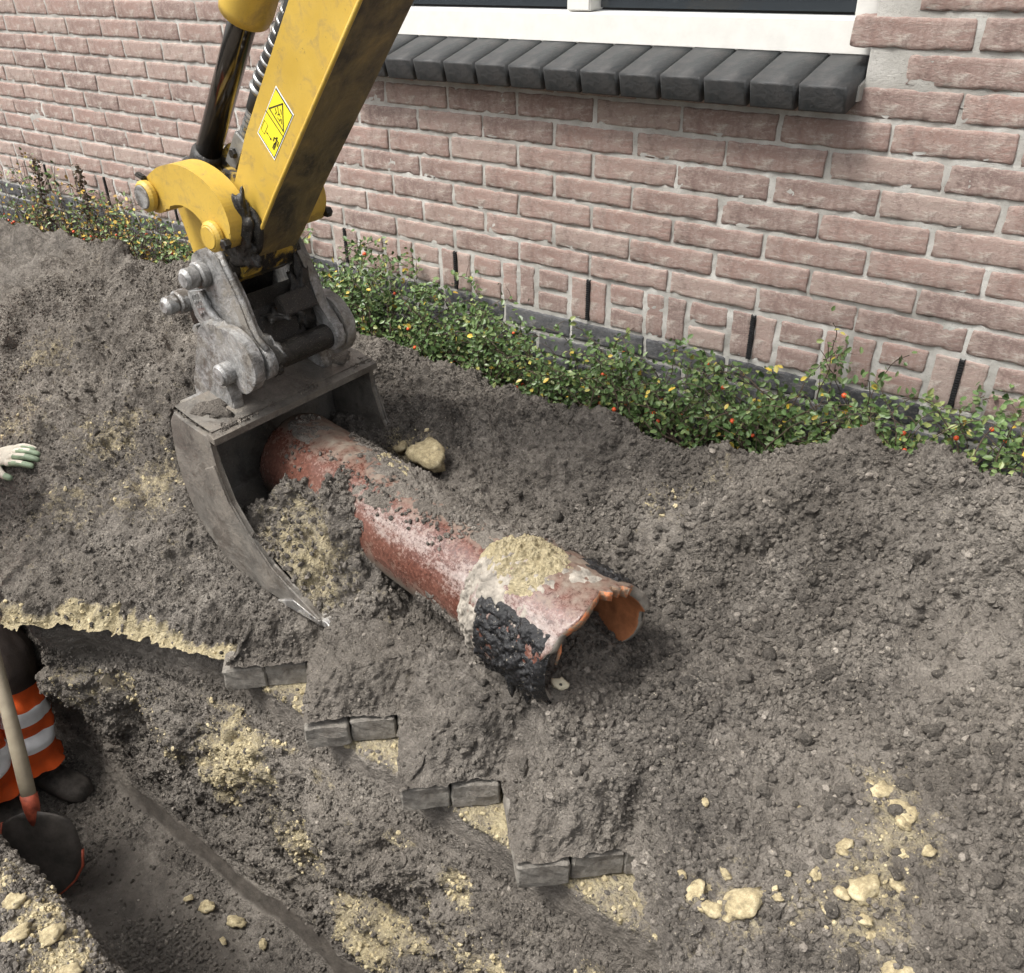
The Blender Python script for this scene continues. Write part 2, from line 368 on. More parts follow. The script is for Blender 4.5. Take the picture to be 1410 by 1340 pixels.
# worker
def cloth(name, col, dirty=.6, sc=9):
    k = NT(name); d = k.ramp(k.noise(sc, 6, .7), [(.42, 0.0), (.72, dirty)]); c = k.mix(d, col, (.10,.075,.055))
    return k.out(c, .85, k.bump(k.math('ADD', k.noise(45, 4), k.math('MULTIPLY', k.noise(700, 2), .3)), .5, .004), spec=.2)
M['hivis'] = cloth('orange_hivis_cloth', (.78,.115,.022), .35)
M['kneepad'] = cloth('dark_muddy_cloth', (.045,.035,.030), .5)
M['band'] = plain('reflective_band', (.88,.88,.87), .4, var=.10, scale=18)
M['boot'] = plain('muddy_black_boot', (.075,.064,.054), .8, var=.7, scale=22, bump=.8)
M['knit'] = plain('white_knit_glove', (.50,.46,.385), .95, var=.25, scale=20, bump=.4)
M['latex'] = plain('green_glove_coating', (.20,.26,.17), .6, var=.5, scale=30)
M['skin'] = plain('skin', (.48,.30,.22), .55, var=.1)
M['helmet'] = plain('white_helmet', (.75,.75,.72), .35, var=.05)
M['wood'] = (lambda k: k.out(k.ramp(k.noise(14, 5, .6, stretch=(1, 1, 1)), [(.3, (.20,.165,.115)), (.7, (.35,.30,.215))]), .75, k.bump(k.noise(120, 4), .3, .002)))(NT('shovel_handle_wood'))
M['red_paint'] = plain('red_socket_paint', (.34,.07,.035), .6, var=.5, scale=50, bump=.4)
M['blade'] = plain('muddy_shovel_blade', (.06,.052,.045), .6, var=.6, scale=18, bump=.5)
# ------------------------------------------------------------------ ground: soil heap along the wall, trench in front of it
# -- terrain functions
PITCH, L0X, L0Y = 0.2975, -0.238, -1.189           # sawtooth edge of the diagonal paving
def edge_y(X):
    ph = np.mod((X-L0X)/PITCH, 1); saw = L0Y + .1487*np.where(ph < .5, ph*2, 2-2*ph)
    left = np.interp(X, [-8,-1.6,-1.15,-1.0,-.90,-.82,-.765,-.53,-.30,-.26,-.238], [-1.36,-1.36,-1.34,-1.37,-1.42,-1.40,-1.335,-1.235,-1.155,-1.13,-1.12])
    right = np.interp(X, [.952,.99,1.08,1.3,2,5], [-1.19,-1.26,-1.36,-1.44,-1.5,-1.5])
    return np.where(X < L0X, left, np.where(X > .952, right, saw))
def mean_edge(X): return np.interp(X, [-8,-1.0,-.8,-.4,-.1,.93,1.06,1.3,5], [-1.37,-1.37,-1.30,-1.15,-1.115,-1.115,-1.30,-1.44,-1.5])
XK = np.array([-8,-3.0,-2.5,-2.0,-1.6,-1.1,-.7,-.45,-.2,0,.15,.3,.45,.58,.70,.85,1.0,1.3,2,5.])
YK = np.array([0.06,-.05,-.12,-.21,-.33,-.5,-.7,-.85,-1.0,-1.15,-1.3,-1.45])
RIDGE = np.array([-.21,-.205,-.19,-.17,-.175,-.20,-.225,-.235,-.245,-.245,-.235,-.262,-.268,-.22,-.13,-.09,-.08,-.10,-.14,-.14])
def _col(x, r):
    lf = np.interp(x, [-1.0,-.3], [1,0])                 # left part of the heap stands higher
    mid = np.array([r-.085, -.385, -.455, -.50, -.555, -.61, -.66, -.7])
    lef = np.array([r-.03, -.265, -.345, -.405, -.47, -.545, -.61, -.68])
    rg = np.interp(x, [.5,.85], [0,1]); rgt = np.array([r-.08, -.335, -.415, -.465, -.52, -.58, -.63, -.67])
    t = mid*(1-lf)+lef*lf; t = t*(1-rg)+rgt*rg
    base = -.40
    return np.concatenate([[base, base, min(base, r)+.02, r], t])
TAB = np.array([_col(x, r) for x, r in zip(XK, RIDGE)])
_gx = np.arange(-8, 5.001, .025); _gy = np.arange(-1.6, .101, .02)
_tmp = np.stack([np.interp(_gx, XK, TAB[:, j]) for j in range(len(YK))], 1)
_grid = np.stack([np.interp(_gy, YK[::-1], row[::-1]) for row in _tmp])
for _ in range(2):
    _grid[1:-1] = (_grid[:-2]+2*_grid[1:-1]+_grid[2:])/4
    _grid[:, 1:-1] = (_grid[:, :-2]+2*_grid[:, 1:-1]+_grid[:, 2:])/4
BUMPS = [(-.20,-.40,.15,.09,.07),(-.05,-.50,.10,.06,.03),(-.62,-.45,.10,.08,.03),(.17,-.50,.16,.12,-.045),(.42,-.36,.12,.09,.03),(-.05,-.42,.12,.08,.02),(.0,-.24,.07,.05,.03),(.9,-.28,.14,.08,.02),(-1.5,-.6,.12,.1,-.03),
         (-1.05,-.85,.1,.08,-.025),(-1.9,-.75,.1,.1,-.03),(-.62,-.95,.16,.1,.02),(.58,-.90,.10,.08,.012),(.9,-.85,.2,.12,.015),(-.35,-1.02,.1,.05,.015),(-.95,-1.30,.10,.06,.03),
         (-1.35,-.45,.18,.08,-.025),(-.8,-.6,.2,.06,-.02),(1.05,-.62,.2,.07,-.012)]
def heap_z(X, Y):
    fx = np.clip((X+8)/.025, 0, len(_gx)-1.001); fy = np.clip((Y+1.6)/.02, 0, len(_gy)-1.001)
    i, j = fx.astype(int), fy.astype(int); u, v = fx-i, fy-j
    z = (_grid[i,j]*(1-u)+_grid[i+1,j]*u)*(1-v) + (_grid[i,j+1]*(1-u)+_grid[i+1,j+1]*u)*v
    for bx, by, rx, ry, h in BUMPS: z = z + h*np.exp(-((X-bx)/rx)**2-((Y-by)/ry)**2)
    z = z + .030*fbm(X*3.1, Y*3.1, 5, 3)
    ze = np.interp(X, [-.9,-.8,-.33,-.26,-.238,5], [-.70,-.685,-.678,-.67,-.655,-.655])
    d = Y - edge_y(X)
    w = np.interp(X, [-.5,-.3,.86,.95], [.05,.10,.10,.03])
    return ze + (np.maximum(z, ze+.012)-ze)*sstep(-.005, 1, d/w/1.0)
def cut_y(X): return np.where(X > L0X-.03, -1.112, np.minimum(edge_y(X), -1.0)+.065)
def trench_profile(X):
    """list of (Y, Z) arrays from under the paving down to the floor and up the near side"""
    c = cut_y(X); o = .03*fbm(X*4, X*0+3, 41, 3)
    lf = np.interp(X, [-.75,-.45], [1,0])
    P = [(c+.30, -.740), (c+.10, -.738), (c, -.736), (c-.006, -.755), (c-.012+.02*lf, -.80), (c-.026+.05*lf+.4*o, -.868), (c-.075+.09*lf+o, -.893), (c-.105+.09*lf+o, -.96),
         (np.interp(X, [-.9,-.5], [-1.28,-1.215])+o, -1.12), (-1.262+.5*o, -1.27), (-1.288, -1.35), (-1.305, -1.392), (-1.335, -1.408),
         (-1.50, -1.418), (-1.64, -1.41), (-1.69, -1.37), (-1.715, -1.20), (-1.735, -.95), (-1.752+.3*o, -.76), (-1.766+.6*o, -.69), (-1.80+.5*o, -.662),
         (-1.90, -.652), (-2.3, -.65), (-4.0, -.66), (-9.0, -.66)]
    return [(np.broadcast_to(np.asarray(y, float), X.shape), np.broadcast_to(np.asarray(z, float), X.shape)) for y, z in P]
# (x, y, z, radius, strength) where yellow sand is mixed into the soil
SANDS = [(-.25,-.52,-.39,.10,.42),(-.15,-.46,-.38,.08,.35),(-1.12,-.86,-.42,.13,.30),(-1.45,-1.0,-.42,.12,.28),(-.80,-.93,-.45,.16,.30),(-.62,-.78,-.42,.10,.25),(-1.7,-.75,-.36,.14,.25),(-1.0,-1.1,-.52,.14,.2),
         (.47,-.38,-.30,.10,.30),(.55,-.30,-.25,.06,.3),(1.15,-.80,-.44,.06,.38),(1.20,-.87,-.46,.09,.38),(1.20,-.96,-.50,.09,.40),(1.03,-1.10,-.57,.08,.40),(1.13,-1.05,-.54,.08,.3),(1.22,-1.03,-.52,.08,.38),(.55,-1.12,-.63,.05,.3),(.86,-1.13,-.63,.05,.25),(-.55,-1.05,-.55,.12,.18)]
TSANDS = [(-.62,-1.22,-1.0,.085,.42),(-.47,-1.22,-1.02,.07,.42),(-.24,-1.19,-.97,.085,.62),(-.10,-1.23,-1.08,.05,.3),(.00,-1.23,-1.10,.085,.52),(.26,-1.26,-1.24,.09,.5),(.43,-1.20,-1.02,.06,.42),(.52,-1.21,-1.05,.07,.5),(.62,-1.20,-1.0,.06,.4),(-.55,-1.2,-.94,.06,.3),(-.35,-1.2,-.93,.05,.3),
          (-.10,-1.82,-.67,.05,.40),(.04,-1.81,-.67,.06,.5),(.15,-1.83,-.66,.07,.55),(-.3,-1.85,-.66,.06,.4),(.4,-1.86,-.66,.06,.4),(-.02,-1.78,-.72,.05,.5)]
def sand_at(X, Y, Z, spots):
    s = np.zeros_like(X)
    for x, y, z, r, a in spots: s = np.maximum(s, a*1.25*np.exp(-(((X-x)**2+(Y-y)**2+(Z-z)**2)/(r*r))))
    return s
# -- end of terrain functions
def xspace(lo, hi, a, b, fine, coarse):
    l = np.arange(lo, a, coarse); m = np.arange(a, b, fine); r = np.arange(b, hi+coarse, coarse); return np.concatenate([l, m, r])
def normals(Pn):
    du = np.gradient(Pn, axis=0); dv = np.gradient(Pn, axis=1); n = np.cross(du, dv); n /= np.linalg.norm(n, axis=-1, keepdims=True)+1e-9
    return n
def crumbs(U, W, s, lump=1.0):
    """relief of crumbly soil in metres, U and W are lengths along the sheet"""
    wx = .012*vn(U*22, W*22, s+70); wy = .012*vn(U*22+40, W*22, s+71)
    U2, W2 = U+wx, W+wy
    mod = sstep(-.15, .25, fbm(U*5, W*5, s+50, 2))
    d = .022*lump*fbm(U*11, W*11, s, 4)
    d = d + lump*(.060*.30*block(U2/.060, W2/.060, s+10, .15, .60, .40)*mod)
    d = d + .034*.42*block(U2/.034, W2/.034, s+20, .2, .62, .6)*(.45+.55*mod)
    d = d + .019*.40*block(U2/.019+.3*vn(U*90, W*90, s+26), W2/.019+.3*vn(U*90, W*90, s+27), s+25, .25, .7, .6)*(.5+.5*sstep(-.2, .2, vn(U*7, W*7, s+28)))
    d = d + .0105*.62*block(U2/.0105, W2/.0105, s+30, .3, .75, .8)
    d = d + .011*fbm(U*48, W*48, s+40, 4, .66) - .006*np.abs(fbm(U*33, W*33, s+45, 3))
    return d
def displace(Pn, dist):
    n = normals(Pn); return Pn + n*dist[..., None]
# heap sheet
xs = xspace(-7.5, 4.5, -2.2, 1.45, .0032, .03); nv = 400
t = np.linspace(0, 1, nv)
X = np.repeat(xs[:, None], nv, 1); me_ = mean_edge(X); T = np.repeat(t[None], len(xs), 0)
Yb = .02 + (me_-.02)*T; ey = edge_y(X); wgt = sstep(.80, 1.0, T)
Y = Yb + (ey + .013*fbm(X*26, X*0, 91, 4, .7) - .002 - me_)*wgt
Z = heap_z(X, Y)
base = np.stack([X, Y, Z], -1)
rim = np.clip((1-T)/.02, .0, 1)
fineK = sstep(.35, .8, X)*.35                                 # finer, rounder crumbs to the right
rough_l = sstep(-.15, -.55, X); rough_r = sstep(-.62, -.42, Y)*sstep(-.5, -.2, X)
lmp = 1.0 + 1.1*rough_l + 1.3*rough_r
disp = crumbs(X, -Y*1.12, 100, lmp)*(.55+.45*rim)*(1-.30*fineK) - .008
big = .13*.26*block(X/.15+.9*vn(X*6, Y*6, 141), Y/.11+.9*vn(X*6, Y*6, 142), 140, .25, .75, .55) - .050*np.abs(fbm(X*4.2+Y*2, Y*5.5, 150, 4)) + .008
big2 = .085*.30*block(X/.085+.8*vn(X*11, Y*11, 161), Y/.07+.8*vn(X*11, Y*11, 162), 160, .2, .7, .5)
edge_f = sstep(.0, .10, Y-edge_y(X))
disp = disp + big*rough_l*edge_f + (big2-.004)*np.maximum(rough_r, .5*rough_l)*edge_f
n_ = normals(base)
if n_[len(xs)//2, 50, 2] < 0: n_ = -n_
heapP = base + n_*disp[..., None]
left_rim = sstep(-.22, -.30, X)*sstep(-1.05, -.80, X)
sand = sand_at(X, Y, Z, SANDS) + left_rim*sstep(.965, .988, T+.012*fbm(X*14, X*0, 93, 4))*1.0 + .10*sstep(-.5, -.9, X)
slick = np.zeros_like(X)
heap = link('soil_heap', np_mesh('soil_heap', heapP.reshape(-1, 3), grid_faces(len(xs), nv)[:, ::-1], {'sand': sand, 'slick': slick}), M['soil'])
tag(heap, kind='structure')
# trench sheet
xs2 = xspace(-7.5, 4.5, -1.75, 1.2, .0040, .04); prof = trench_profile(xs2)
PY = np.stack([p[0] for p in prof], 1); PZ = np.stack([p[1] for p in prof], 1)
key = np.array([0,.2,.3,.32,.36,.43,.5,.58,.75,.91,.99,1.04,1.08,1.24,1.38,1.44,1.61,1.86,2.05,2.12,2.16,2.26,2.5,2.8,3.1])
tv = np.concatenate([np.arange(0, .3, .012), np.arange(.3, 1.10, .0040), np.arange(1.10, 1.40, .0045), np.arange(1.40, 1.95, .02), np.arange(1.95, 2.27, .005), np.arange(2.27, 3.101, .03)])
Y2 = np.stack([np.interp(tv, key, r) for r in PY]); Z2 = np.stack([np.interp(tv, key, r) for r in PZ]); nv2 = len(tv)
X2 = np.repeat(xs2[:, None], nv2, 1); T2 = np.repeat(tv[None], len(xs2), 0)
for _ in range(3):
    Y2[:, 1:-1] = (Y2[:, :-2]+2*Y2[:, 1:-1]+Y2[:, 2:])/4; Z2[:, 1:-1] = (Z2[:, :-2]+2*Z2[:, 1:-1]+Z2[:, 2:])/4
base2 = np.stack([X2, Y2, Z2], -1)
tj = T2 + .035*fbm(X2*5, X2*0, 377, 3)
sl_band = sstep(.972, .980, tj)*(1-sstep(1.030, 1.045, tj))*sstep(-1.0, -.7, X2)             # smeared clay at the foot of the wall
sl_top = sstep(.33, .36, T2)*(1-sstep(.41, .44, T2+.03*fbm(X2*6, X2*0, 378, 3)))                                      # cut face under the paving
left_sm = sstep(-.55, -.85, X2)*sstep(.33, .4, T2)*(1-sstep(.9, .98, T2))*.6
floor_p = sstep(1.10, 1.16, T2)*(1-sstep(1.33, 1.40, T2))*sstep(-.05, .2, vn(X2*5, Y2*7, 77))*.8
slick2 = np.clip(sl_band+sl_top*.45+left_sm*.6+floor_p, 0, 1)
W2_ = T2.copy()
wall_zone = sstep(.40, .47, T2)*(1-sstep(.90, .97, T2))
d2 = crumbs(X2, W2_, 300, 1.0)*(1-.78*slick2)*(.55+.45*wall_zone) - .006
d2 = d2 + wall_zone*(.055*fbm(X2*8, W2_*8, 350, 4) + .11*.30*block(X2/.11+.5*vn(X2*9, W2_*9, 365), W2_/.11, 360, .25, .7, .6))
d2 = d2 + .012*fbm(X2*7, W2_*3, 370, 3)*sl_band + .010*fbm(X2*3, W2_*22, 371, 2)*left_sm
d2 = d2*sstep(.24, .33, T2)
n2 = normals(base2)
if n2[len(xs2)//2, np.searchsorted(tv, 1.24), 2] < 0: n2 = -n2
trP = base2 + n2*d2[..., None]
sand2 = sand_at(X2, Y2, Z2, TSANDS)*.95 + (.58+.5*vn(X2*30, Y2*30, 396))*(1-sstep(.305, .345, T2))*sstep(L0X-.08, L0X, X2) + wall_zone*(.10+.45*sstep(.05, .32, fbm(X2*6, W2_*6, 395, 3))) + .10*sstep(2.0, 2.1, T2)
sand2 = sand2*(1-.7*np.clip(sl_band+left_sm, 0, 1))
trench = link('trench', np_mesh('trench', trP.reshape(-1, 3), grid_faces(len(xs2), nv2)[:, ::-1], {'sand': sand2, 'slick': slick2}), M['soil'])
tag(trench, kind='structure')

# samplers of the finished surface
def surf_z(x, y):
    i = int(np.clip(np.searchsorted(xs, x), 1, len(xs)-1)); row = heapP[i]
    j = int(np.argmin(np.abs(row[:, 1]-y))); return float(row[j, 2])

# loose clods, many thousand: one object
def lump_mesh(seed, sub):
    bm = bmesh.new(); bmesh.ops.create_icosphere(bm, subdivisions=sub, radius=1)
    o = Vector((seed*13.7, seed*3.1, 0))
    for v in bm.verts:
        p = v.co.copy(); k = 1 + .42*mnoise.noise(p*1.1+o) - .30*abs(mnoise.noise(p*2.2+o)) + .18*mnoise.noise(p*3.6+o)
        k += .10*mnoise.noise(p*6+o)
        v.co = Vector((p.x*1.15, p.y*.95, p.z*.78))*k
    V = np.array([v.co[:] for v in bm.verts], np.float32); bm.verts.index_update()
    F = np.array([[v.index for v in f.verts] for f in bm.faces], np.int32); bm.free(); return V, F
LUMPS0 = [lump_mesh(40+i, 1 if i < 2 else 1) for i in range(4)]
def crumb_mesh(seed):
    rr = random.Random(seed); bm = bmesh.new()
    for _ in range(9): bm.verts.new(Vector((rr.gauss(0, 1), rr.gauss(0, 1), rr.gauss(0, 1))).normalized()*rr.uniform(.75, 1.15))
    bmesh.ops.convex_hull(bm, input=bm.verts[:]); bm.verts.index_update()
    V = np.array([v.co[:] for v in bm.verts], np.float32); F = np.array([[v.index for v in f.verts] for f in bm.faces if len(f.verts) == 3], np.int32); bm.free(); return V, F
CRUMBS = [crumb_mesh(i) for i in range(12)]
LUMPS1 = [lump_mesh(i, 1) for i in range(8)]; LUMPS2 = [lump_mesh(20+i, 2) for i in range(8)]
def rand_rot(n):
    q = RNG.normal(size=(n, 4)); q /= np.linalg.norm(q, axis=1)[:, None]; w, x, y, z = q.T
    return np.stack([1-2*(y*y+z*z), 2*(x*y-z*w), 2*(x*z+y*w), 2*(x*y+z*w), 1-2*(x*x+z*z), 2*(y*z-x*w), 2*(x*z-y*w), 2*(y*z+x*w), 1-2*(x*x+y*y)], -1).reshape(n, 3, 3)
def scatter(P, R, kinds):
    """P (n,3), R (n) -> joined lumps"""
    Vs, Fs, Ts, off = [], [], [], 0; tn = RNG.random(len(P)); k = RNG.integers(0, len(kinds), len(P)); rot = rand_rot(len(P))
    for q in range(len(kinds)):
        idx = np.where(k == q)[0]
        if not len(idx): continue
        v, f = kinds[q]; vv = np.einsum('nij,mj->nmi', rot[idx], v)*R[idx, None, None] + P[idx, None]
        Vs.append(vv.reshape(-1, 3)); Fs.append((f[None]+(np.arange(len(idx))*len(v))[:, None, None]).reshape(-1, 3)+off); off += len(idx)*len(v)
        Ts.append(np.repeat(tn[idx], len(v)))
    return np.concatenate(Vs), np.concatenate(Fs), np.concatenate(Ts)
pv, pf, pt, poff = [], [], [], 0
def add_scatter(P, R, kinds):
    global poff
    v, f, t_ = scatter(P, R, kinds); pt.append(t_); pv.append(v); pf.append(f+poff); poff += len(v)
def pick(PP, n, xlo, xhi, jlo, jhi, xarr, dens=None, avoid=None, only=False):
    i0, i1 = np.searchsorted(xarr, xlo), np.searchsorted(xarr, xhi)
    i = RNG.integers(i0, i1, n); j = RNG.integers(jlo, jhi, n)
    if avoid is not None:
        kp = (avoid[i, j] + .35*(RNG.random(n)-.5) < .38) != only; i, j = i[kp], j[kp]; n = len(i)
    p = PP[i, j].copy()
    if dens is not None: p = p[RNG.random(n) < dens(p[:, 0], p[:, 1], p[:, 2])]
    return p
J = lambda tt: int(tt*nv)
dn = lambda x, y, z: np.clip(.25 + 1.5*fbm(x*4, y*4, 900, 2) + .45*sstep(.1, .7, x), 0, 1)
p = pick(heapP, 1800, -1.6, 1.45, J(.12), J(.985), xs, dn); r = .0055+.004*RNG.random(len(p))**2; p[:, 2] += r*.2; add_scatter(p, r, LUMPS1)
p = pick(heapP, 850, .25, 1.45, J(.35), J(.97), xs, dn); r = .007+.010*RNG.random(len(p))**2.5; p[:, 2] += r*.15; add_scatter(p, r, LUMPS2)
p = pick(heapP, 320, -1.6, .3, J(.12), J(.97), xs, dn); r = .007+.010*RNG.random(len(p))**2; p[:, 2] += r*.15; add_scatter(p, r, LUMPS2)
jf = np.searchsorted(tv, .46); jg = np.searchsorted(tv, .95); p = pick(trP, 800, -1.2, 1.1, jf, jg, xs2, None, sand2); r = .004+.009*RNG.random(len(p))**2; add_scatter(p, r, LUMPS1)
clods = link('soil_clods', np_mesh('soil_clods', np.concatenate(pv), np.concatenate(pf), {'tone': np.concatenate(pt)}, smooth=False), M['clod'])
tag(clods, 'loose broken clods of grey soil scattered over the heap and trench wall', 'soil', kind='stuff')
# fine crumbs by the hundred thousand: points carrying one of twelve small broken shapes
crumb_col = bpy.data.collections.new('crumb_shapes')
for i in range(14):
    v, f = lump_mesh(80+i, 2); v = v*(1+.16*np.array([mnoise.noise(Vector((float(a)*5+i, float(b)*5, float(c)*5))) for a, b, c in v]))[:, None]; me = np_mesh('crumb', v, f, smooth=False); me.materials.append(M['crumb']); crumb_col.objects.link(bpy.data.objects.new('crumb_shape', me))
def crumb_cover(name, P, R, label, T_=None):
    n = len(P); me = bpy.data.meshes.new(name); me.vertices.add(n); me.vertices.foreach_set('co', P.astype(np.float32).ravel())
    for a, ty, val, fld in (('scl', 'FLOAT_VECTOR', R[:, None]*(.75+.5*RNG.random((n, 3))), 'vector'), ('rot', 'FLOAT_VECTOR', RNG.random((n, 3))*6.283, 'vector'), ('tone', 'FLOAT', RNG.random(n) if T_ is None else T_, 'value')):
        at = me.attributes.new(a, ty, 'POINT'); at.data.foreach_set(fld, val.astype(np.float32).ravel())
    o = bpy.data.objects.new(name, me); COL.objects.link(o)
    g = bpy.data.node_groups.new(name, 'GeometryNodeTree'); g.interface.new_socket('Geometry', in_out='INPUT', socket_type='NodeSocketGeometry'); g.interface.new_socket('Geometry', in_out='OUTPUT', socket_type='NodeSocketGeometry')
    N = g.nodes.new; gi, go = N('NodeGroupInput'), N('NodeGroupOutput'); ip = N('GeometryNodeInstanceOnPoints'); ci = N('GeometryNodeCollectionInfo'); ci.inputs['Collection'].default_value = crumb_col
    ci.inputs['Separate Children'].default_value = True; ci.inputs['Reset Children'].default_value = True; ip.inputs['Pick Instance'].default_value = True
    def na(a, ty):
        q = N('GeometryNodeInputNamedAttribute'); q.data_type = ty; q.inputs['Name'].default_value = a; return q.outputs[0]
    L = g.links.new; L(gi.outputs[0], ip.inputs['Points']); L(ci.outputs[0], ip.inputs['Instance']); L(na('scl', 'FLOAT_VECTOR'), ip.inputs['Scale'])
    er = N('FunctionNodeEulerToRotation'); L(na('rot', 'FLOAT_VECTOR'), er.inputs[0]); L(er.outputs[0], ip.inputs['Rotation'])
    L(ip.outputs[0], go.inputs[0]); md = o.modifiers.new('crumbs', 'NODES'); md.node_group = g
    tag(o, label, 'soil', kind='stuff'); return o
dn2 = lambda x, y, z: np.clip(.50 + 1.5*fbm(x*6, y*6, 905, 3) + .18*sstep(.2, .7, x), .06, 1)
pp = pick(heapP, 190000, -2.1, 1.45, J(.10), J(.995), xs, dn2, sand); rr_ = .0012+.0058*RNG.random(len(pp))**4.0*(.7+.45*sstep(.0, .7, pp[:, 0])); pp[:, 2] += rr_*.12
jf, jg = np.searchsorted(tv, .375), np.searchsorted(tv, .968); q1 = pick(trP, 26000, -1.2, 1.15, jf, jg, xs2, None, sand2); r1 = .0013+.0045*RNG.random(len(q1))**3; q1[:, 1] -= r1*.3
jf, jg = np.searchsorted(tv, 1.045), np.searchsorted(tv, 1.38); q2 = pick(trP, 26000, -1.2, .6, jf, jg, xs2, lambda x, y, z: np.clip(.5+2*fbm(x*4, y*5, 907, 2), .05, 1)); r2 = .0013+.006*RNG.random(len(q2))**3.5; q2[:, 2] += r2*.3
jf, jg = np.searchsorted(tv, 2.03), np.searchsorted(tv, 2.26); q3 = pick(trP, 14000, -.5, .7, jf, jg, xs2, None, sand2); r3 = .0013+.006*RNG.random(len(q3))**3.5; q3[:, 2] += r3*.3
jf, jg = np.searchsorted(tv, .24), np.searchsorted(tv, .97); q4 = pick(trP, 60000, -1.2, 1.15, jf, jg, xs2, None, sand2, True)
jf, jg = np.searchsorted(tv, 2.03), np.searchsorted(tv, 2.26); q5 = pick(trP, 20000, -.5, .7, jf, jg, xs2, None, sand2, True)
q6 = pick(heapP, 120000, -2.0, 1.45, J(.1), J(.995), xs, None, sand, True)
qs = np.concatenate([q4, q5, q6]); qs = qs[RNG.random(len(qs)) < np.where((qs[:, 0] < -.3) & (qs[:, 2] > -.60), .10, .42)]; rs = .0012+.0058*RNG.random(len(qs))**4.5
soil_n = len(pp)+len(q1)+len(q2)+len(q3); tn_ = np.concatenate([RNG.random(soil_n), np.where(RNG.random(len(qs)) < .7, 2.0, RNG.random(len(qs)))])
crumb_cover('soil_crumbs', np.concatenate([pp, q1, q2, q3, qs]), np.concatenate([rr_, r1, r2, r3, rs]), 'fine crumbs of grey brown soil covering heap, trench wall and floor', tn_)
# ------------------------------------------------------------------ paving along the trench edge
pave = tag(empty('pavement', (L0X, L0Y, -.745)), kind='structure')
def slab_mesh(name, sx, sy, sz, seed, cham=.004):
    bm = bmesh.new(); bm_box(bm, Vector((0,0,0)), (sx, sy, sz)); bmesh.ops.bevel(bm, geom=bm.edges[:], offset=cham, segments=1, affect='EDGES')
    bmesh.ops.subdivide_edges(bm, edges=[e for e in bm.edges if e.calc_length() > .05], cuts=3, use_grid_fill=True)
    for v in bm.verts: v.co += Vector((mnoise.noise(v.co*40+Vector((seed,0,0))), mnoise.noise(v.co*40+Vector((0,seed,0))), mnoise.noise(v.co*40+Vector((0,0,seed)))))*.0040
    bmesh.ops.recalc_face_normals(bm, faces=bm.faces); me = bpy.data.meshes.new(name); bm.to_mesh(me); bm.free(); me.materials.append(M['concrete']); return me
pav_me = [slab_mesh('paver', .1015, .205, .066, i*5.3) for i in range(3)]
e1 = Vector((.70711, .70711, 0)); nn = Vector((-.70711, .70711, 0))
for k, j, b in [(k, j, b) for k in range(5) for j in range(2) for b in (0, 1) if k < 4 or b]:
    if True:
        c = Vector((L0X+PITCH*k, L0Y, -.699)) + e1*(.0525+.105*j) + nn*(.1055+.21*b) - nn*random.uniform(-.004, .006)
        o = link('paver', pav_me[(k*2+j) % 3]); o.location = c + Vector((0, 0, random.uniform(-.008, .003)))
        o.rotation_euler = (random.uniform(-.035, .035), random.uniform(-.035, .035), math.radians(45)+random.uniform(-.035, .035))
        o.parent = pave; o.matrix_parent_inverse = parent_world(pave).inverted()

# ------------------------------------------------------------------ brick wall
wall = tag(empty('brick_wall', (-1.0, .1, -.45)), 'weathered pale red brick wall with light mortar behind the soil heap and shrubs', 'wall')
CH, P, JT = .0625, .234, .0095
def brick_mesh(name, w, h, seed, mat, d=.05, rough=1.0):
    xs_ = np.concatenate([[-w/2, -w/2+.0025], np.linspace(-w/2+.011, w/2-.011, max(3, int(w/.017))), [w/2-.0025, w/2]])
    zs_ = np.concatenate([[-h/2, -h/2+.0025], np.linspace(-h/2+.010, h/2-.010, max(2, int(h/.015))), [h/2-.0025, h/2]])
    nx, nz = len(xs_), len(zs_); V = []; rr = random.Random(seed); off = Vector((seed*7.7, seed*1.3, 0))
    bow = rr.uniform(-.0015, .0015)
    for x in xs_:
        for z in zs_:
            ex = min(x+w/2, w/2-x); ez = min(z+h/2, h/2-z); e = min(ex, ez)
            y = .0020 if e < .001 else .0002 if e < .004 else 0
            if ex < .001 and ez < .001: y += .003
            n1 = mnoise.noise(Vector((x*28, z*40, 0))+off); n2 = mnoise.noise(Vector((x*75, z*75, 5))+off); n3 = mnoise.noise(Vector((x*45, z*45, 9))+off)
            y += (-.0024*n1 - .0016*n2)*rough
            px = x + (.0030*n3*rough if e < .004 else 0) + (-(1 if x > 0 else -1)*.0022 if (ex < .001 and ez < .001) else 0)
            pz = z + (.0030*n2*rough if e < .004 else 0) + bow*math.cos(x/w*3.14)
            if ez < .004 and z < 0 and rr.random() < .14: y += .003; pz += .0025
            V.append((px, y, pz))
    F = [(i*nz+j, i*nz+j+1, (i+1)*nz+j+1, (i+1)*nz+j) for i in range(nx-1) for j in range(nz-1)]
    per = [i*nz for i in range(nx)] + [(nx-1)*nz+j for j in range(1, nz)] + [i*nz+nz-1 for i in range(nx-2, -1, -1)] + [j for j in range(nz-2, 0, -1)]
    b0 = len(V); V += [(V[q][0], d, V[q][2]) for q in per]; m = len(per)
    F += [(per[q], per[(q+1) % m], b0+(q+1) % m, b0+q) for q in range(m)]
    me = mesh(name, V, F); bm = bmesh.new(); bm.from_mesh(me); bmesh.ops.recalc_face_normals(bm, faces=bm.faces); 
    bm.to_mesh(me); bm.free(); me.materials.append(mat); me.polygons.foreach_set('use_smooth', np.ones(len(me.polygons), bool)); return me
W = P-JT; H = CH-JT
SM = [brick_mesh('brick', W, H, i, M['brick']) for i in range(12)]
HM = [brick_mesh('header_brick', .0975, H-.003, 30+i, M['brick']) for i in range(5)]
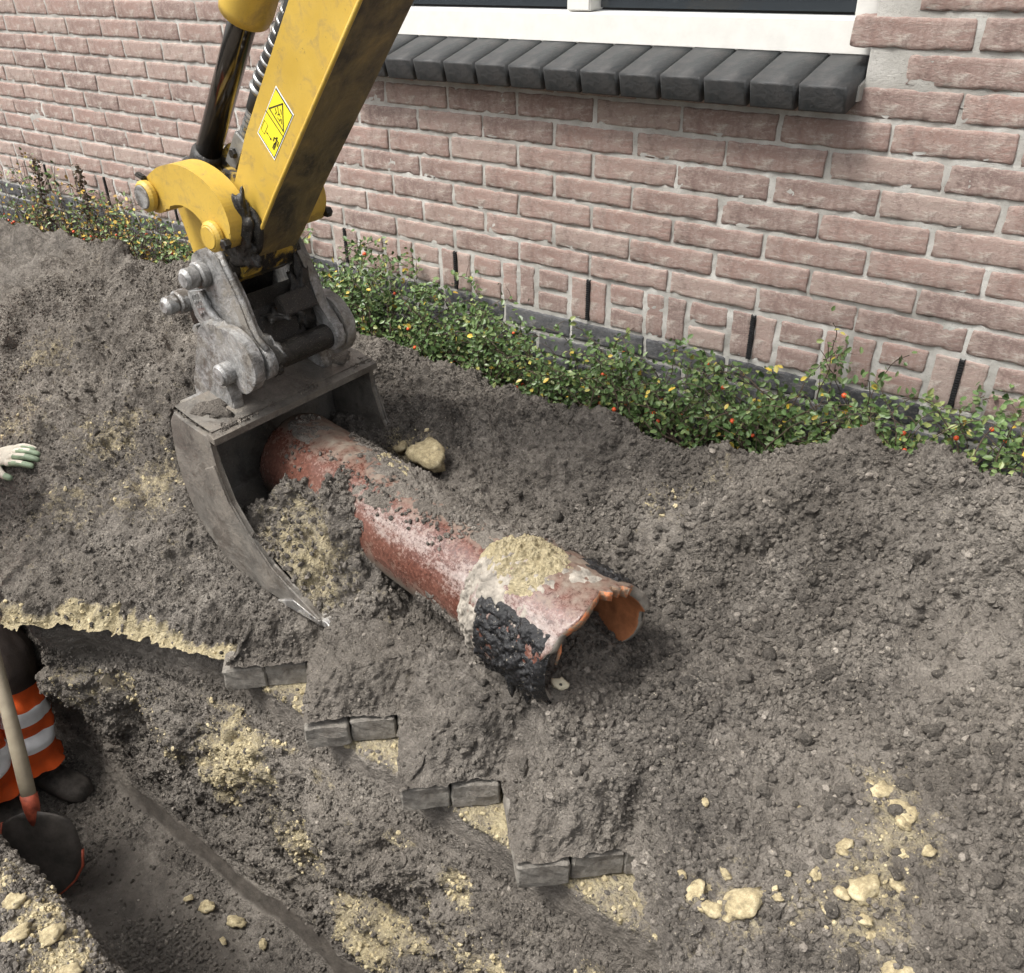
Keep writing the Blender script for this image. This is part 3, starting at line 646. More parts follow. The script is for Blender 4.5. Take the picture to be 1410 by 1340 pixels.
VM = [brick_mesh('soldier_brick', .0485, 2*CH-JT-.004, 40+i, M['brick']) for i in range(5)]
DM = [brick_mesh('plinth_brick', W, H, 50+i, M['dark_brick'], rough=.8) for i in range(6)]
CM = [brick_mesh('cut_brick', W, .026, 60+i, M['brick']) for i in range(3)]
rest = []                                                # bricks outside the picture
def lay(name, me, x, z, proud=0.0):
    x += random.uniform(-.0025, .0025); z += random.uniform(-.0012, .0012)
    y = random.uniform(-.0012, .0012) - proud; tl = (random.uniform(-.008, .008), random.uniform(-.006, .006), random.uniform(-.006, .006))
    if -3.6 < x < 1.35 and z < .80:
        o = bpy.data.objects.new(name, me); COL.objects.link(o); o.location = (x, y, z); o.rotation_euler = tl
        if random.random() < .5: o.scale = (-1, 1, 1) if False else (1, 1, 1)
        o.parent = wall; o.matrix_parent_inverse = wall_inv; return
    rest.append((x, y, z, me))
wall_inv = parent_world(wall).inverted()
WX0, WX1, WZ = -.83, .63, .545                            # window opening
for r in range(1, 36):
    z0 = (r-1)*CH; zc = z0 + JT/2 + H/2; offs = 0 if r % 2 else .5
    for k in range(-32, 14):
        x = (k+.5+offs)*P
        sill_zone = WX0-.04 < x < WX1+.03
        if r == 8 and sill_zone: lay('cut_brick', random.choice(CM), x, z0+JT/2+.013, 0); continue
        if r > 8 and sill_zone and z0 < 1.75: continue
        lay('brick', random.choice(SM), x, zc)
for k in range(-32, 14):
    xw = k*P                                             # joint between the pair of soldiers
    for s in (-1, 1): lay('soldier_brick', random.choice(VM), xw + s*.0305, -CH)
    for j in (0, 1): lay('header_brick', random.choice(HM), xw + P/2, -2*CH + CH*j + JT/2 + H/2)
    if k % 2 == 0 and -3.6 < xw < 1.35:                  # open weep joints with a ribbed insert
        bm = bmesh.new()
        for q in range(19): bm_box(bm, Vector((xw+random.uniform(-.0006, .0006), -.0002, -2*CH+.010+q*.0058)), (.0095, .010, .0032))
        bm_box(bm, Vector((xw-.0045, .003, -CH)), (.0016, .012, .112)); bm_box(bm, Vector((xw+.0045, .003, -CH)), (.0016, .012, .112))
        from_bm('weep_vent', bm, M['vent'], wall)
for r in range(4):
    for k in range(-32, 14): lay('plinth_brick', random.choice(DM), (k+.27+.5*(r % 2))*P, -2*CH-(r+1)*CH+JT/2+H/2)
V, F, off = [], [], 0
for x, y, z, me in rest:
    n = len(me.vertices); co = np.empty(n*3, np.float32); me.vertices.foreach_get('co', co); V.append(co.reshape(-1, 3)+np.array([x, y, z], np.float32))
    F.append(np.array([p.vertices[:] for p in me.polygons])+off); off += n
far = link('distant_bricks', np_mesh('distant_bricks', np.concatenate(V), np.concatenate(F)), M['brick'], wall); tag(far, kind='stuff')
# mortar: a rough recessed sheet with a hole for the window
def mortar_patch(x0, x1, z0, z1, st):
    a = np.arange(x0, x1+st*.5, st); b = np.arange(z0, z1+st*.5, st); A, B = np.meshgrid(a, b, indexing='ij')
    Yn = .0036 + .0028*fbm(A*28, B*28, 500, 3) + .0024*fbm(A*90, B*90, 510, 2)
    return np.stack([A, Yn, B], -1).reshape(-1, 3), grid_faces(len(a), len(b))
V, F, off = [], [], 0
for q in ((-3.6, 1.35, -.50, .47, .008), (WX1, 1.35, .47, 2.2, .02), (-3.6, WX0, .47, 2.2, .02), (-7.5, -3.6, -.5, 2.2, .06), (1.35, 3.2, -.5, 2.2, .06), (WX0, WX1, 1.78, 2.2, .03)):
    v, f = mortar_patch(*q); V.append(v); F.append(f+off); off += len(v)
link('mortar', np_mesh('mortar', np.concatenate(V), np.concatenate(F)), M['mortar'], wall)
bm = bmesh.new()
for c, s in (((-2.15, .17, .0), (10.7, .22, 1.06)), (((WX1+3.2)/2, .17, 1.37), (3.2-WX1, .22, 1.66)), (((-7.5+WX0)/2, .17, 1.37), (WX0+7.5, .22, 1.66)), (((WX0+WX1)/2, .17, 1.99), (WX1-WX0, .22, .40))):
    bm_box(bm, Vector(c), s)
from_bm('wall_core', bm, M['mortar'], wall)
# sill of dark glazed bricks on edge, and the window above it
sill = link('sill_bed', mesh('sill_bed', [(WX0,-.02,.472),(WX1,-.02,.472),(WX1,.08,.472),(WX0,.08,.472),(WX0,-.02,.50),(WX1,-.02,.50),(WX1,.08,.53),(WX0,.08,.53)],
       [(0,1,2,3),(7,6,5,4),(0,4,5,1),(1,5,6,2),(2,6,7,3),(3,7,4,0)]), M['mortar'], wall)
n = 14; sw = (WX1-WX0)/n
bm = bmesh.new(); bm_plate(bm, [(-sw/2+.004,0),(sw/2-.004,0),(sw/2-.004,.052),(-sw/2+.004,.052)], -.085, .09, .005, 2); bmesh.ops.recalc_face_normals(bm, faces=bm.faces)
sme = bpy.data.meshes.new('sill_brick'); bm.to_mesh(sme); bm.free(); sme.materials.append(M['glaze']); sme.polygons.foreach_set('use_smooth', np.ones(len(sme.polygons), bool))
for i in range(n):
    o = link('sill_brick', sme); o.location = (WX0+sw*(i+.5), .015, .4765+random.uniform(-.001, .001)); o.rotation_euler = (math.radians(14), 0, 0); o.parent = sill; o.matrix_parent_inverse = parent_world(sill).inverted()
win = box('window_frame', Vector(((WX0+WX1)/2, .10, .575)), (WX1-WX0, .065, .066), M['white_frame'], wall)
for x in (WX0+.034, (WX0+WX1)/2, WX1-.034): box('window_post', Vector((x, .10, 1.17)), (.066, .062, 1.12), M['white_frame'], win)
box('window_head', Vector(((WX0+WX1)/2, .10, 1.755)), (WX1-WX0, .065, .066), M['white_frame'], win)
for x in ((WX0*.75+WX1*.25), (WX0*.25+WX1*.75)): box('pane', Vector((x, .115, 1.17)), ((WX1-WX0)/2-.075, .008, 1.11), M['glass'], win, bevel=0)
# ------------------------------------------------------------------ cotoneaster along the foot of the wall
def leaf_geo(rr, p, d, L, nrm):
    """a small folded oval leaf: 6 vertices, 4 faces"""
    d = d.normalized(); s = d.cross(nrm).normalized(); u = s.cross(d); w = L*.30
    return [p, p+d*L*.38+s*w+u*L*.07, p+d*L*.40-u*L*.03, p+d*L*.38-s*w+u*L*.07, p+d*L*.80+s*w*.72+u*L*.03, p+d*L*.80-s*w*.72+u*L*.03, p+d*L-u*L*.06], [(0,1,2),(0,2,3),(1,4,6,2),(2,6,5,3)]
def shrub(name, label, x, y, z, spread, h, nst, hue, seed, dry=0.0, lean=(0,0), berries=14, dens=1.0, cat='shrub'):
    rr = random.Random(seed); root = tag(empty(name, (x, y, z)), label, cat, 'shrubs along the foot of the wall')
    bm = bmesh.new(); LV, LF, LH = [], [], []; B = []
    for i in range(int(nst*1.25)):
        nst_ = nst; a = rr.uniform(-1, 1); p = Vector((x+a*spread*.55, y+rr.uniform(-.02, .05), z-.03)); yl = -.012
        d = Vector((a*1.0+lean[0]+rr.uniform(-.5, .5), rr.uniform(-.40, .5)+lean[1], rr.uniform(.35, 1.15))).normalized()
        ln = h*rr.uniform(.6, 1.35); ns = max(6, int(ln/.015)); pts = [p.copy()]
        for k in range(ns):
            t = k/ns; d = (d + Vector((rr.uniform(-.22, .22), rr.uniform(-.18, .16), -.16*t*t*1.6+rr.uniform(-.10, .09)))).normalized()
            p = p + d*(ln/ns)
            if p.y > yl: p.y = yl; d.y = -abs(d.y)*.4
            if p.y < -.15: d.y = abs(d.y)*.5
            pts.append(p.copy())
            if k > 1:
                m = int(rr.choice((2, 2, 3, 4))*dens)
                for _ in range(m):
                    if rr.random() < dry*.55: continue
                    ld = Vector((rr.gauss(0, 1), rr.gauss(-.25, 1), rr.gauss(.35, .8)))
                    q = p + Vector((rr.gauss(0, .017), rr.gauss(0, .014), rr.gauss(0, .013)))
                    if q.y > yl: q.y = yl
                    if q.y < -.165 - .4*max(0, q.z+.22): continue
                    v, f = leaf_geo(rr, q, ld, rr.uniform(.011, .0215), Vector((rr.gauss(.35, .5), rr.gauss(-.6, .5), rr.gauss(.9, .4))))
                    o_ = len(LV); LV += v; LF += [tuple(j+o_ for j in t_) for t_ in f]
                    hv = min(.74, max(0, rr.gauss(hue, .20))) if rr.random() > .035+.30*dry else (rr.uniform(.78, .95) if rr.random() > dry else rr.uniform(.95, 1.0))
                    LH += [hv]*len(v)
                if rr.random() < berries/(nst*ns): B.append(p + Vector((rr.gauss(0, .01), -.008, rr.gauss(0, .008))))
                if rr.random() < .10:
                    e = p + Vector((rr.uniform(-.05, .05), rr.uniform(-.04, .01), rr.uniform(-.01, .05))); bm_tube(bm, [p, (p+e)/2+Vector((0,0,.006)), e], [.0012, .001, .0006], 4, False)
        bm_tube(bm, pts, [max(.0010, .0032*(1-i_/len(pts))) for i_ in range(len(pts))], 5, False)
    from_bm('stems', bm, M['twig'], root, True)
    me = mesh('leaves', LV, LF); at = me.attributes.new('hue', 'FLOAT', 'POINT'); at.data.foreach_set('value', np.array(LH, np.float32))
    lo = link('leaves', me, M['leaf'], root); lo['kind'] = 'stuff'
    if B:
        bm = bmesh.new()
        for b in B: bmesh.ops.create_icosphere(bm, subdivisions=2, radius=rr.uniform(.0044, .0064), matrix=Matrix.Translation(b))
        bo = from_bm('berries', bm, M['berry'], root, True); bo['kind'] = 'stuff'
    return root
S = shrub
S('cotoneaster', 'small leafy shrub with red berries beside the grey coupler, lowest plinth bricks behind it', -1.02, -.13, -.35, .36, .43, 46, .45, 1, berries=10)
S('cotoneaster', 'dense green shrub sprouting yellow leaf tips against the soldier bricks', -.66, -.12, -.35, .36, .40, 46, .42, 2, berries=10)
S('cotoneaster', 'green shrub spreading over the dark plinth above the hollow in the soil', -.30, -.12, -.36, .36, .34, 42, .45, 3, berries=8)
S('cotoneaster', 'thin trailing shrub with long bare twigs leaning on dark plinth bricks', -.02, -.11, -.37, .32, .26, 30, .48, 4, berries=8, dens=.9)
S('cotoneaster', 'low bushy green shrub thick with red berries below a weep vent', .27, -.11, -.35, .32, .27, 42, .40, 5, berries=24)
S('cotoneaster', 'green shrub with red berries between bushy shrub and the tall sprig', .50, -.10, -.31, .30, .28, 42, .40, 6, berries=18)
S('cotoneaster', 'upright leafy sprig with two red berries rising before the brick band', .72, -.10, -.30, .20, .34, 20, .5, 7, berries=10, dens=.9)
S('cotoneaster', 'leafy shrub at the end of the row beyond the tall sprig', 1.0, -.11, -.27, .30, .26, 24, .45, 8, berries=10)
S('cotoneaster', 'green and brown shrub behind the yellow curved link', -1.72, -.12, -.30, .36, .30, 40, .42, 9, dry=.45, berries=10, dens=.7)
S('cotoneaster', 'half withered yellow brown shrub with a white twig before the wall', -2.10, -.12, -.28, .42, .33, 46, .55, 10, dry=.75, berries=10, dens=.7)
S('cotoneaster', 'tall withered yellow shrub with few leaves by the far plinth', -2.58, -.11, -.28, .42, .36, 46, .55, 11, dry=.9, berries=10, dens=.7)
S('cotoneaster', 'low sparse shrub poking from soil at the far end of the row', -3.05, -.12, -.28, .36, .24, 22, .5, 12, dry=.7, berries=6, dens=.6)
S('cotoneaster', 'green shrub hidden partly behind the machine arm', -1.36, -.12, -.33, .34, .33, 34, .42, 13, dry=.2, berries=8)
def dead_stalk(x, y, z, h, seed, label):
    rr = random.Random(seed); root = tag(empty('dead_stalk', (x, y, z)), label, 'weed'); bm = bmesh.new(); pts = [Vector((x, y, z-.03))]
    for k in range(14): pts.append(pts[-1]+Vector((rr.uniform(-.01, .012), rr.uniform(-.006, .006), h/14)))
    bm_tube(bm, pts, [.003*(1-k/20) for k in range(15)], 6); from_bm('stem', bm, M['twig'], root, True)
    LV, LF = [], []
    for p in pts[3:]:
        for _ in range(16):
            v, f = leaf_geo(rr, p+Vector((rr.gauss(0,.010), rr.gauss(0,.008), rr.gauss(0,.01))), Vector((rr.gauss(0,1), rr.gauss(0,1), rr.gauss(-.5,.8))), rr.uniform(.012,.024), Vector((rr.gauss(0,1), -1, rr.gauss(0,1))))
            o_ = len(LV); LV += v; LF += [tuple(j+o_ for j in t_) for t_ in f]
    lo = link('leaves', mesh('leaves', LV, LF), M['deadleaf'], root); lo['kind'] = 'stuff'
dead_stalk(-2.78, -.06, -.30, .36, 3, 'dark withered weed stalk standing upright before far plinth bricks')
dead_stalk(-2.45, -.06, -.30, .37, 5, 'dark withered weed stalk rising out of the yellow shrub')
# ------------------------------------------------------------------ broken sewer pipe lying in the bucket
PA, PB = Vector((-.42, -.712, -.355)), Vector((.622, -.876, -.372)); PL = (PB-PA).length
ax = (PB-PA).normalized(); az = (Vector((0,0,1)) - ax*ax.z).normalized(); ay = az.cross(ax)
PM = Matrix(((ax.x, ay.x, az.x, PA.x), (ax.y, ay.y, az.y, PA.y), (ax.z, ay.z, az.z, PA.z), (0,0,0,1)))
pipe = bpy.data.objects.new('sewer_pipe', None); COL.objects.link(pipe); pipe.matrix_world = PM
tag(pipe, 'broken red brown clay sewer pipe with tarred socket end lying in the bucket', 'pipe')
def on_pipe(name, me, mat, smooth=True):
    o = bpy.data.objects.new(name, me); COL.objects.link(o)
    for m in (mat if isinstance(mat, list) else [mat]): me.materials.append(m)
    o.parent = pipe; return o
R0, RB = .121, .143
TH = lambda n: np.linspace(0, 2*np.pi, n, endpoint=False)
def shell(xs_, rfun, thick, nth, jag0=None, jag1=None, name='barrel'):
    """lathe around local X, angle 0 = up, 90 deg = towards the trench; outer and inner skin"""
    th = TH(nth); A, B = np.meshgrid(np.asarray(xs_), th, indexing='ij'); n = len(xs_)
    if jag1 is not None:
        w = sstep(xs_[-1]-.06, xs_[-1], A); A = A + w*jag1(B)
    if jag0 is not None:
        w = 1-sstep(xs_[0], xs_[0]+.05, A); A = A + w*jag0(B)
    Ro = rfun(A) + .0012*fbm(A*14, B*3, 600, 3); Ri = rfun(A)-thick
    vo = np.stack([A, -Ro*np.sin(B), Ro*np.cos(B)], -1); vi = np.stack([A, -Ri*np.sin(B), Ri*np.cos(B)], -1)
    idx = np.arange(n*nth).reshape(n, nth); nx_ = np.roll(idx, -1, 1)
    fo = np.stack([idx[:-1], nx_[:-1], nx_[1:], idx[1:]], -1).reshape(-1, 4); k = n*nth
    fi = fo[:, ::-1]+k
    e1_ = np.stack([idx[-1], nx_[-1], nx_[-1]+k, idx[-1]+k], -1); e0_ = np.stack([idx[0], idx[0]+k, nx_[0]+k, nx_[0]], -1)
    return np.concatenate([vo.reshape(-1, 3), vi.reshape(-1, 3)]), np.concatenate([fo, fi, e1_, e0_]), (len(fo), len(fi), len(e1_)+len(e0_)), np.concatenate([A.ravel(), A.ravel()]), np.concatenate([B.ravel(), B.ravel()])
xs_ = np.concatenate([np.linspace(0, .80, 120), np.linspace(.805, .84, 14), np.linspace(.85, PL, 30)])
rf = lambda x: R0 + (RB-R0)*sstep(.795, .835, x)
_kn = np.random.default_rng(4); _kt = np.sort(np.concatenate([[0, 2*np.pi], _kn.random(34)*2*np.pi])); _kv = _kn.random(36)*.030-.015; _kv[-1] = _kv[0]
jag = lambda b: np.interp(b, _kt, _kv) + .004*fbm(b*9, b*0+1, 610, 3) - .030*np.exp(-((b-1.7)/.7)**2) - .09*np.exp(-((b-3.35)/.75)**2)
V, F, (a, b, c), AX, TB = shell(xs_, rf, .020, 120, lambda b: .006*fbm(b*3, b*0, 611, 3), jag)
lime_glint = .42*np.exp(-((TB-.90)/.36)**2)*sstep(.12, .40, AX)*(.75+.5*sstep(.2, .6, AX)) - .05  # white streak: part dried lime, part glaze highlight painted along the upper trench side
dirt = .55*np.exp(-((TB-2.2)/.45)**2) + .40*np.exp(-((TB-5.9)/.7)**2) + .35*np.exp(-((TB-0)/.6)**2) + .10
me = np_mesh('barrel', V, F, {'lime_glint': lime_glint, 'dirt': dirt}); bar = on_pipe('barrel', me, [M['pipe'], M['pipe_in'], M['pipe_rim'], M['tar'], M['collar']])
th_ = TH(120); rm_ = np.where((th_ > .95) & (th_ < 2.8), 4, np.where((th_ < .75) | (th_ > 5.6), 2, 4))
me.polygons.foreach_set('material_index', np.concatenate([np.zeros(a), np.ones(b), rm_, np.full(120, 2)]).astype(np.int32))
def crust(name, x0, x1, t0, t1, mask, amp, mat, nx=120, nt=120, s=0, attrs=None, rad=None, cl=1.0):
    """encrusted patch: bulges out of the pipe where the mask is positive"""
    A, B = np.meshgrid(np.linspace(x0, x1, nx), np.linspace(t0, t1, nt), indexing='ij'); U = B*R0
    m = mask(A, B); edge = np.minimum(np.minimum((A-x0)/(x1-x0), (x1-A)/(x1-x0)), np.minimum((B-t0)/(t1-t0), (t1-B)/(t1-t0)))
    m = m*sstep(0, .10, edge) - .25*(1-sstep(0, .08, edge))
    rel = .5+.5*fbm(A*40, U*40, s+1, 3) + cl*(1.0*block(A/.022, U/.022, s+5, .25, .7, .6) + .8*block(A/.010, U/.010, s+15, .25, .7, .75)) + .5*fbm(A*110, U*110, s+17, 3)
    r = (rad(A) if rad else rf(A)) - .0025 + np.maximum(m, 0)*amp*rel + np.minimum(m, 0)*.03
    v = np.stack([A, -r*np.sin(B), r*np.cos(B)], -1).reshape(-1, 3); nn_ = nx*nt
    return on_pipe(name, np_mesh(name, v, grid_faces(nx, nt), attrs or {'sand': np.zeros(nn_), 'slick': np.zeros(nn_)}), mat)
# grey soil caked on the top and wall side
c1 = crust('soil_crust', .18, .84, -1.5, .95, lambda A, B: .9*fbm(A*7, B*1.5, 620, 3)+.85*np.exp(-((B+.30-.25*np.sin(A*7))/.62)**2)*sstep(.22, .45, A)-.02, .014, M['soil'], 200, 150, 620)
nA = 60*60
c2 = crust('soil_flake', .01, .15, -.55, .5, lambda A, B: .8*fbm(A*13, B*2.5, 640, 3)+.62-2.2*(B-.0)**2, .010, M['soil'], 70, 70, 640)
sandA = lambda n: {'sand': np.full(n, .85), 'slick': np.zeros(n)}
c3 = crust('sand_crust', .76, .985, -.60, .90, lambda A, B: .9*fbm(A*11, B*2.0, 650, 3)+1.05*np.exp(-((A-.85)/.085)**2-((B-.05)/.50)**2)-.05, .018, M['soil'], 110, 110, 650, sandA(110*110))
c4 = crust('sand_smear', .25, .48, -1.1, -.1, lambda A, B: 1.0*fbm(A*15, B*2.5, 660, 3)+.22, .012, M['soil'], 80, 80, 660, sandA(6400))
c5 = crust('mortar_collar', .775, .86, .0, 2.9, lambda A, B: .7*fbm(A*20, B*3, 670, 3)+.85, .011, M['collar'], 60, 160, 670)
c6 = crust('tar_coat', .835, 1.04, .80, 2.6, lambda A, B: .7*fbm(A*14, B*2.5, 680, 3)+.95, .014, M['tar'], 110, 140, 680, cl=.12)
c8 = crust('grey_cement', .82, 1.035, -.35, 1.15, lambda A, B: .9*fbm(A*14, B*3, 695, 3)+.55, .007, M['collar'], 90, 110, 695)
c7 = crust('tar_strip', .93, 1.05, -1.6, -.25, lambda A, B: .9*fbm(A*18, B*4, 690, 3)+.65*sstep(-.3, -.6, B), .013, M['tar'], 60, 110, 690, cl=.6)
bm = bmesh.new()                                            # tar hanging from the socket
for (x, th, L) in ((.93, 2.25, .035), (.955, 2.45, .030), (.90, 2.5, .02)):
    p = Vector((x, -(RB+.004)*math.sin(th), (RB+.004)*math.cos(th))); bm_tube(bm, [p+Vector((0,.01,.03)), p, p+Vector((.004,-.003,-L*.6)), p+Vector((.006,-.004,-L))], [.012,.010,.006,.0015], 8, wob=.5)
o = from_bm('tar_drip', bm, M['tar'], None, True); o.parent = pipe
rope = [Vector((1.01, -.072, .108)), Vector((1.035, -.090, .080)), Vector((1.042, -.098, .05)), Vector((1.038, -.102, .02))]
bm = bmesh.new(); bm_tube(bm, rope, [.002,.0035,.004,.003], 8, wob=.4); o = from_bm('sealing_strand', bm, M['pipe_rim'], None, True); o.parent = pipe
# soil plug inside the socket (a mound spilling out)
U, Wg = np.meshgrid(np.linspace(-.40, .12, 110), np.linspace(-.150, .135, 90), indexing='ij')
zt = .012 - .045*sstep(-.12, .0, U) - .45*Wg**2/.15 + .02*fbm(U*12, Wg*12, 700, 3) - .11*sstep(-.02, .12, U)
zt = zt + crumbs(U, Wg, 710, .7)
lim = np.where(U < .02, np.sqrt(np.maximum(0, .118**2-Wg**2)), 1); Wc = np.clip(Wg, -.117, .117)*np.where(U < 0, 1, 1) + (Wg-np.clip(Wg, -.117, .117))*sstep(0, .03, U)
v = np.stack([PL+U-.02, Wc, zt], -1).reshape(-1, 3); n_p = len(v)
o = on_pipe('soil_plug', np_mesh('soil_plug', v, grid_faces(110, 90), {'sand': np.full(n_p, .05), 'slick': np.zeros(n_p)}), M['soil']); o['kind'] = 'stuff'
plug_pts = (np.c_[v, np.ones(n_p)] @ np.array(PM).T)[:, :3]
# ------------------------------------------------------------------ excavator: arm, linkage, coupler, bucket
exc = tag(empty('excavator', (-.3, -.73, -.5)), 'yellow excavator arm reaching down with a muddy bucket that holds the pipe', 'excavator')
def rot_about(p, c, a): x, z = p[0]-c[0], p[1]-c[1]; return (c[0]+x*math.cos(a)-z*math.sin(a), c[1]+x*math.sin(a)+z*math.cos(a))
# arm: box section, side plates at Y -.80 and -.66
ARM = [(-.425,.140),(-.344,.232),(-.247,.352),(-.085,.541),(.55,1.285),(.44,1.43),(-.266,.529),(-.315,.465),(-.389,.337),(-.436,.282),(-.464,.205),(-.445,.152)]
bm = bmesh.new(); bm_plate(bm, ARM, -.80, -.66, .006, 2); bmesh.ops.recalc_face_normals(bm, faces=bm.faces)
arm = from_bm('arm', bm, [M['yellow'], M['under'], M['greasy']], exc)
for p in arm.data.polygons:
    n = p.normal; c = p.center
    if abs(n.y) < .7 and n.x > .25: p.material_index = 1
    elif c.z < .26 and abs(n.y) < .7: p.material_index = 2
# weld seam rib on the near lower corner
tube('weld_seam', [(x+.004, -.803, z+.006) for x, z in ((-.40,.17),(-.344,.232),(-.247,.352),(-.085,.541),(.3,.99))], .0045, M['yellow'], arm, 8)
tip = plate('tip_cheek', [(-.470,.215),(-.44,.275),(-.385,.30),(-.345,.245),(-.40,.155),(-.435,.135),(-.46,.16)], -.806, -.654, M['greasy'], arm, .004)
# warning sticker, printed: white edge, yellow field, black lines
def flat(bm, pts, y, mi):
    f = bm.faces.new([bm.verts.new((x, y, z)) for x, z in pts]); f.material_index = mi
    if f.normal.y > 0 or True: f.normal_update()
    if f.normal.y > 0: f.normal_flip()
def stroke(bm, pts, w, y, mi, closed=False):
    pts = list(pts) + ([pts[0]] if closed else [])
    for (x0, z0), (x1, z1) in zip(pts, pts[1:]):
        d = Vector((x1-x0, z1-z0)); d.normalize(); nx, nz = -d.y*w/2, d.x*w/2; ex, ez = d.x*w/2, d.y*w/2
        flat(bm, [(x0+nx-ex, z0+nz-ez), (x1+nx+ex, z1+nz+ez), (x1-nx+ex, z1-nz+ez), (x0-nx-ex, z0-nz-ez)], y, mi)
A_, B_, C_ = Vector((-.275,.471)), Vector((-.234,.423)), Vector((-.155,.514)); D_ = A_+C_-B_
cen = (A_+C_)/2; sc = lambda k: [tuple(cen+(p-cen)*k) for p in (A_, B_, C_, D_)]
bm = bmesh.new(); flat(bm, sc(1.0), -.8008, 0); flat(bm, sc(.945), -.8012, 2); flat(bm, sc(.905), -.8016, 1)
stroke(bm, [(-.236,.515), (-.195,.471)], .0022, -.802, 2)
stroke(bm, [(-.183,.531), (-.225,.520), (-.192,.481)], .0026, -.802, 2, True)
for s in ([(-.2065,.521),(-.205,.514),(-.209,.511)],[(-.199,.524),(-.1985,.513),(-.195,.507)],[(-.192,.521),(-.190,.512)],[(-.204,.505),(-.199,.499),(-.196,.503)],[(-.193,.503),(-.1945,.495)],[(-.202,.510),(-.196,.512)]): stroke(bm, s, .0016, -.802, 2)
stroke(bm, [(-.245,.497),(-.237,.488),(-.252,.471),(-.260,.480)], .0010, -.802, 2, True)
stroke(bm, [(-.242,.473),(-.2345,.464)], .0014, -.802, 2)
flat(bm, [(-.2445,.4765),(-.2445,.4715),(-.2395,.4735)], -.802, 2); flat(bm, [(-.2325,.4605),(-.2375,.4625),(-.2325,.4665)], -.802, 2)
flat(bm, [(-.2145,.4695),(-.2115,.4675),(-.2135,.4650),(-.2165,.4668)], -.802, 2)
for s in ([(-.2165,.4655),(-.2195,.4585)],[(-.2195,.4585),(-.226,.4545),(-.2315,.4475)],[(-.2190,.4580),(-.2245,.4500),(-.2290,.4445)],[(-.217,.4655),(-.2225,.4670),(-.2265,.4610)],[(-.2165,.4650),(-.2125,.4590),(-.2165,.4520)]): stroke(bm, s, .0024, -.8022, 2)
st = from_bm('warning_sticker', bm, [M['st_white'], M['st_yellow'], M['st_black']], arm)
# curved links either side of the arm
LOUT = [(-.632,.318),(-.628,.345),(-.605,.363),(-.562,.386),(-.524,.397),(-.489,.402),(-.457,.400),(-.42,.391),(-.386,.376),(-.360,.358),(-.343,.339),(-.334,.318),(-.330,.292),(-.338,.262),
        (-.362,.240),(-.395,.234),(-.417,.246),(-.424,.268),(-.42,.284),(-.436,.296),(-.456,.308),(-.486,.316),(-.516,.314),(-.544,.306),(-.566,.292),(-.592,.287),(-.618,.295)]
for y0, y1 in ((-.868,-.812),(-.648,-.592)):
    lk = plate('link_lever', rounded(LOUT), y0, y1, M['yellow'], exc, .005)
    yo = y0 if y0 < -.7 else y1; sgn = -1 if y0 < -.7 else 1
    pin_y('boss', -.603, .325, min(yo, yo+sgn*.022), max(yo, yo+sgn*.022), .034, M['yellow'], lk)
    pin_y('boss', -.383, .268, min(yo, yo+sgn*.020), max(yo, yo+sgn*.020), .033, M['yellow'], lk)
    pin_y('pin_cap', -.603, .325, min(yo+sgn*.018, yo+sgn*.026), max(yo+sgn*.018, yo+sgn*.026), .026, M['steel'], lk, .002)
    pin_y('pin_cap', -.383, .268, min(yo+sgn*.016, yo+sgn*.023), max(yo+sgn*.016, yo+sgn*.023), .025, M['yellow'], lk, .002)
    pin_y('bolt', -.342, .258, min(yo, yo+sgn*.018), max(yo, yo+sgn*.018), .012, M['steel_dark'], lk, .003, 6)
    if sgn < 0:
        box('grease_lip', Vector((-.617, yo-.006, .365)), (.03, .014, .010), M['steel_dark'], lk, Euler((0, .25, 0)).to_matrix())
tube('boss_grease', [(-.352,-.815,.268),(-.352,-.812,.268),(-.352,-.803,.268),(-.352,-.798,.268)], [.030,.050,.060,.050], M['steel_dark'], exc, 26, wob=.35)
# caked grease beside the lever boss
def blob(name, c, s, mat, parent, sub=4, amp=.35, fr=9):
    bm = bmesh.new(); bmesh.ops.create_icosphere(bm, subdivisions=sub, radius=1)
    for v in bm.verts:
        p = Vector((v.co.x*s[0], v.co.y*s[1], v.co.z*s[2])); k = 1+amp*mnoise.fractal(p*fr*3+Vector(c)*7, 1.0, 2.0, 3)
        v.co = Vector(c)+p*k
    return from_bm(name, bm, mat, parent, True)
blob('grease_cake', (-.338,-.822,.292), (.020,.016,.075), M['steel_dark'], exc, 4, .55, 14).rotation_euler = (0,0,0)
blob('grease_cake', (-.365,-.818,.225), (.045,.014,.040), M['steel_dark'], exc, 4, .5, 14)
pin_y('link_pin', -.603, .325, -.86, -.60, .024, M['steel_dark'], exc); pin_y('link_pin', -.383, .268, -.86, -.60, .024, M['steel_dark'], exc)
# tipping links down to the coupler
for yc in (-.765, -.695):
    bm = bmesh.new(); bm_plate(bm, [(-.640,.335),(-.585,.345),(-.565,.30),(-.545,.16),(-.530,.115),(-.575,.095),(-.603,.12),(-.645,.27)], yc-.016, yc+.016, .004); from_bm('tipping_link', bm, M['yellow'], exc)
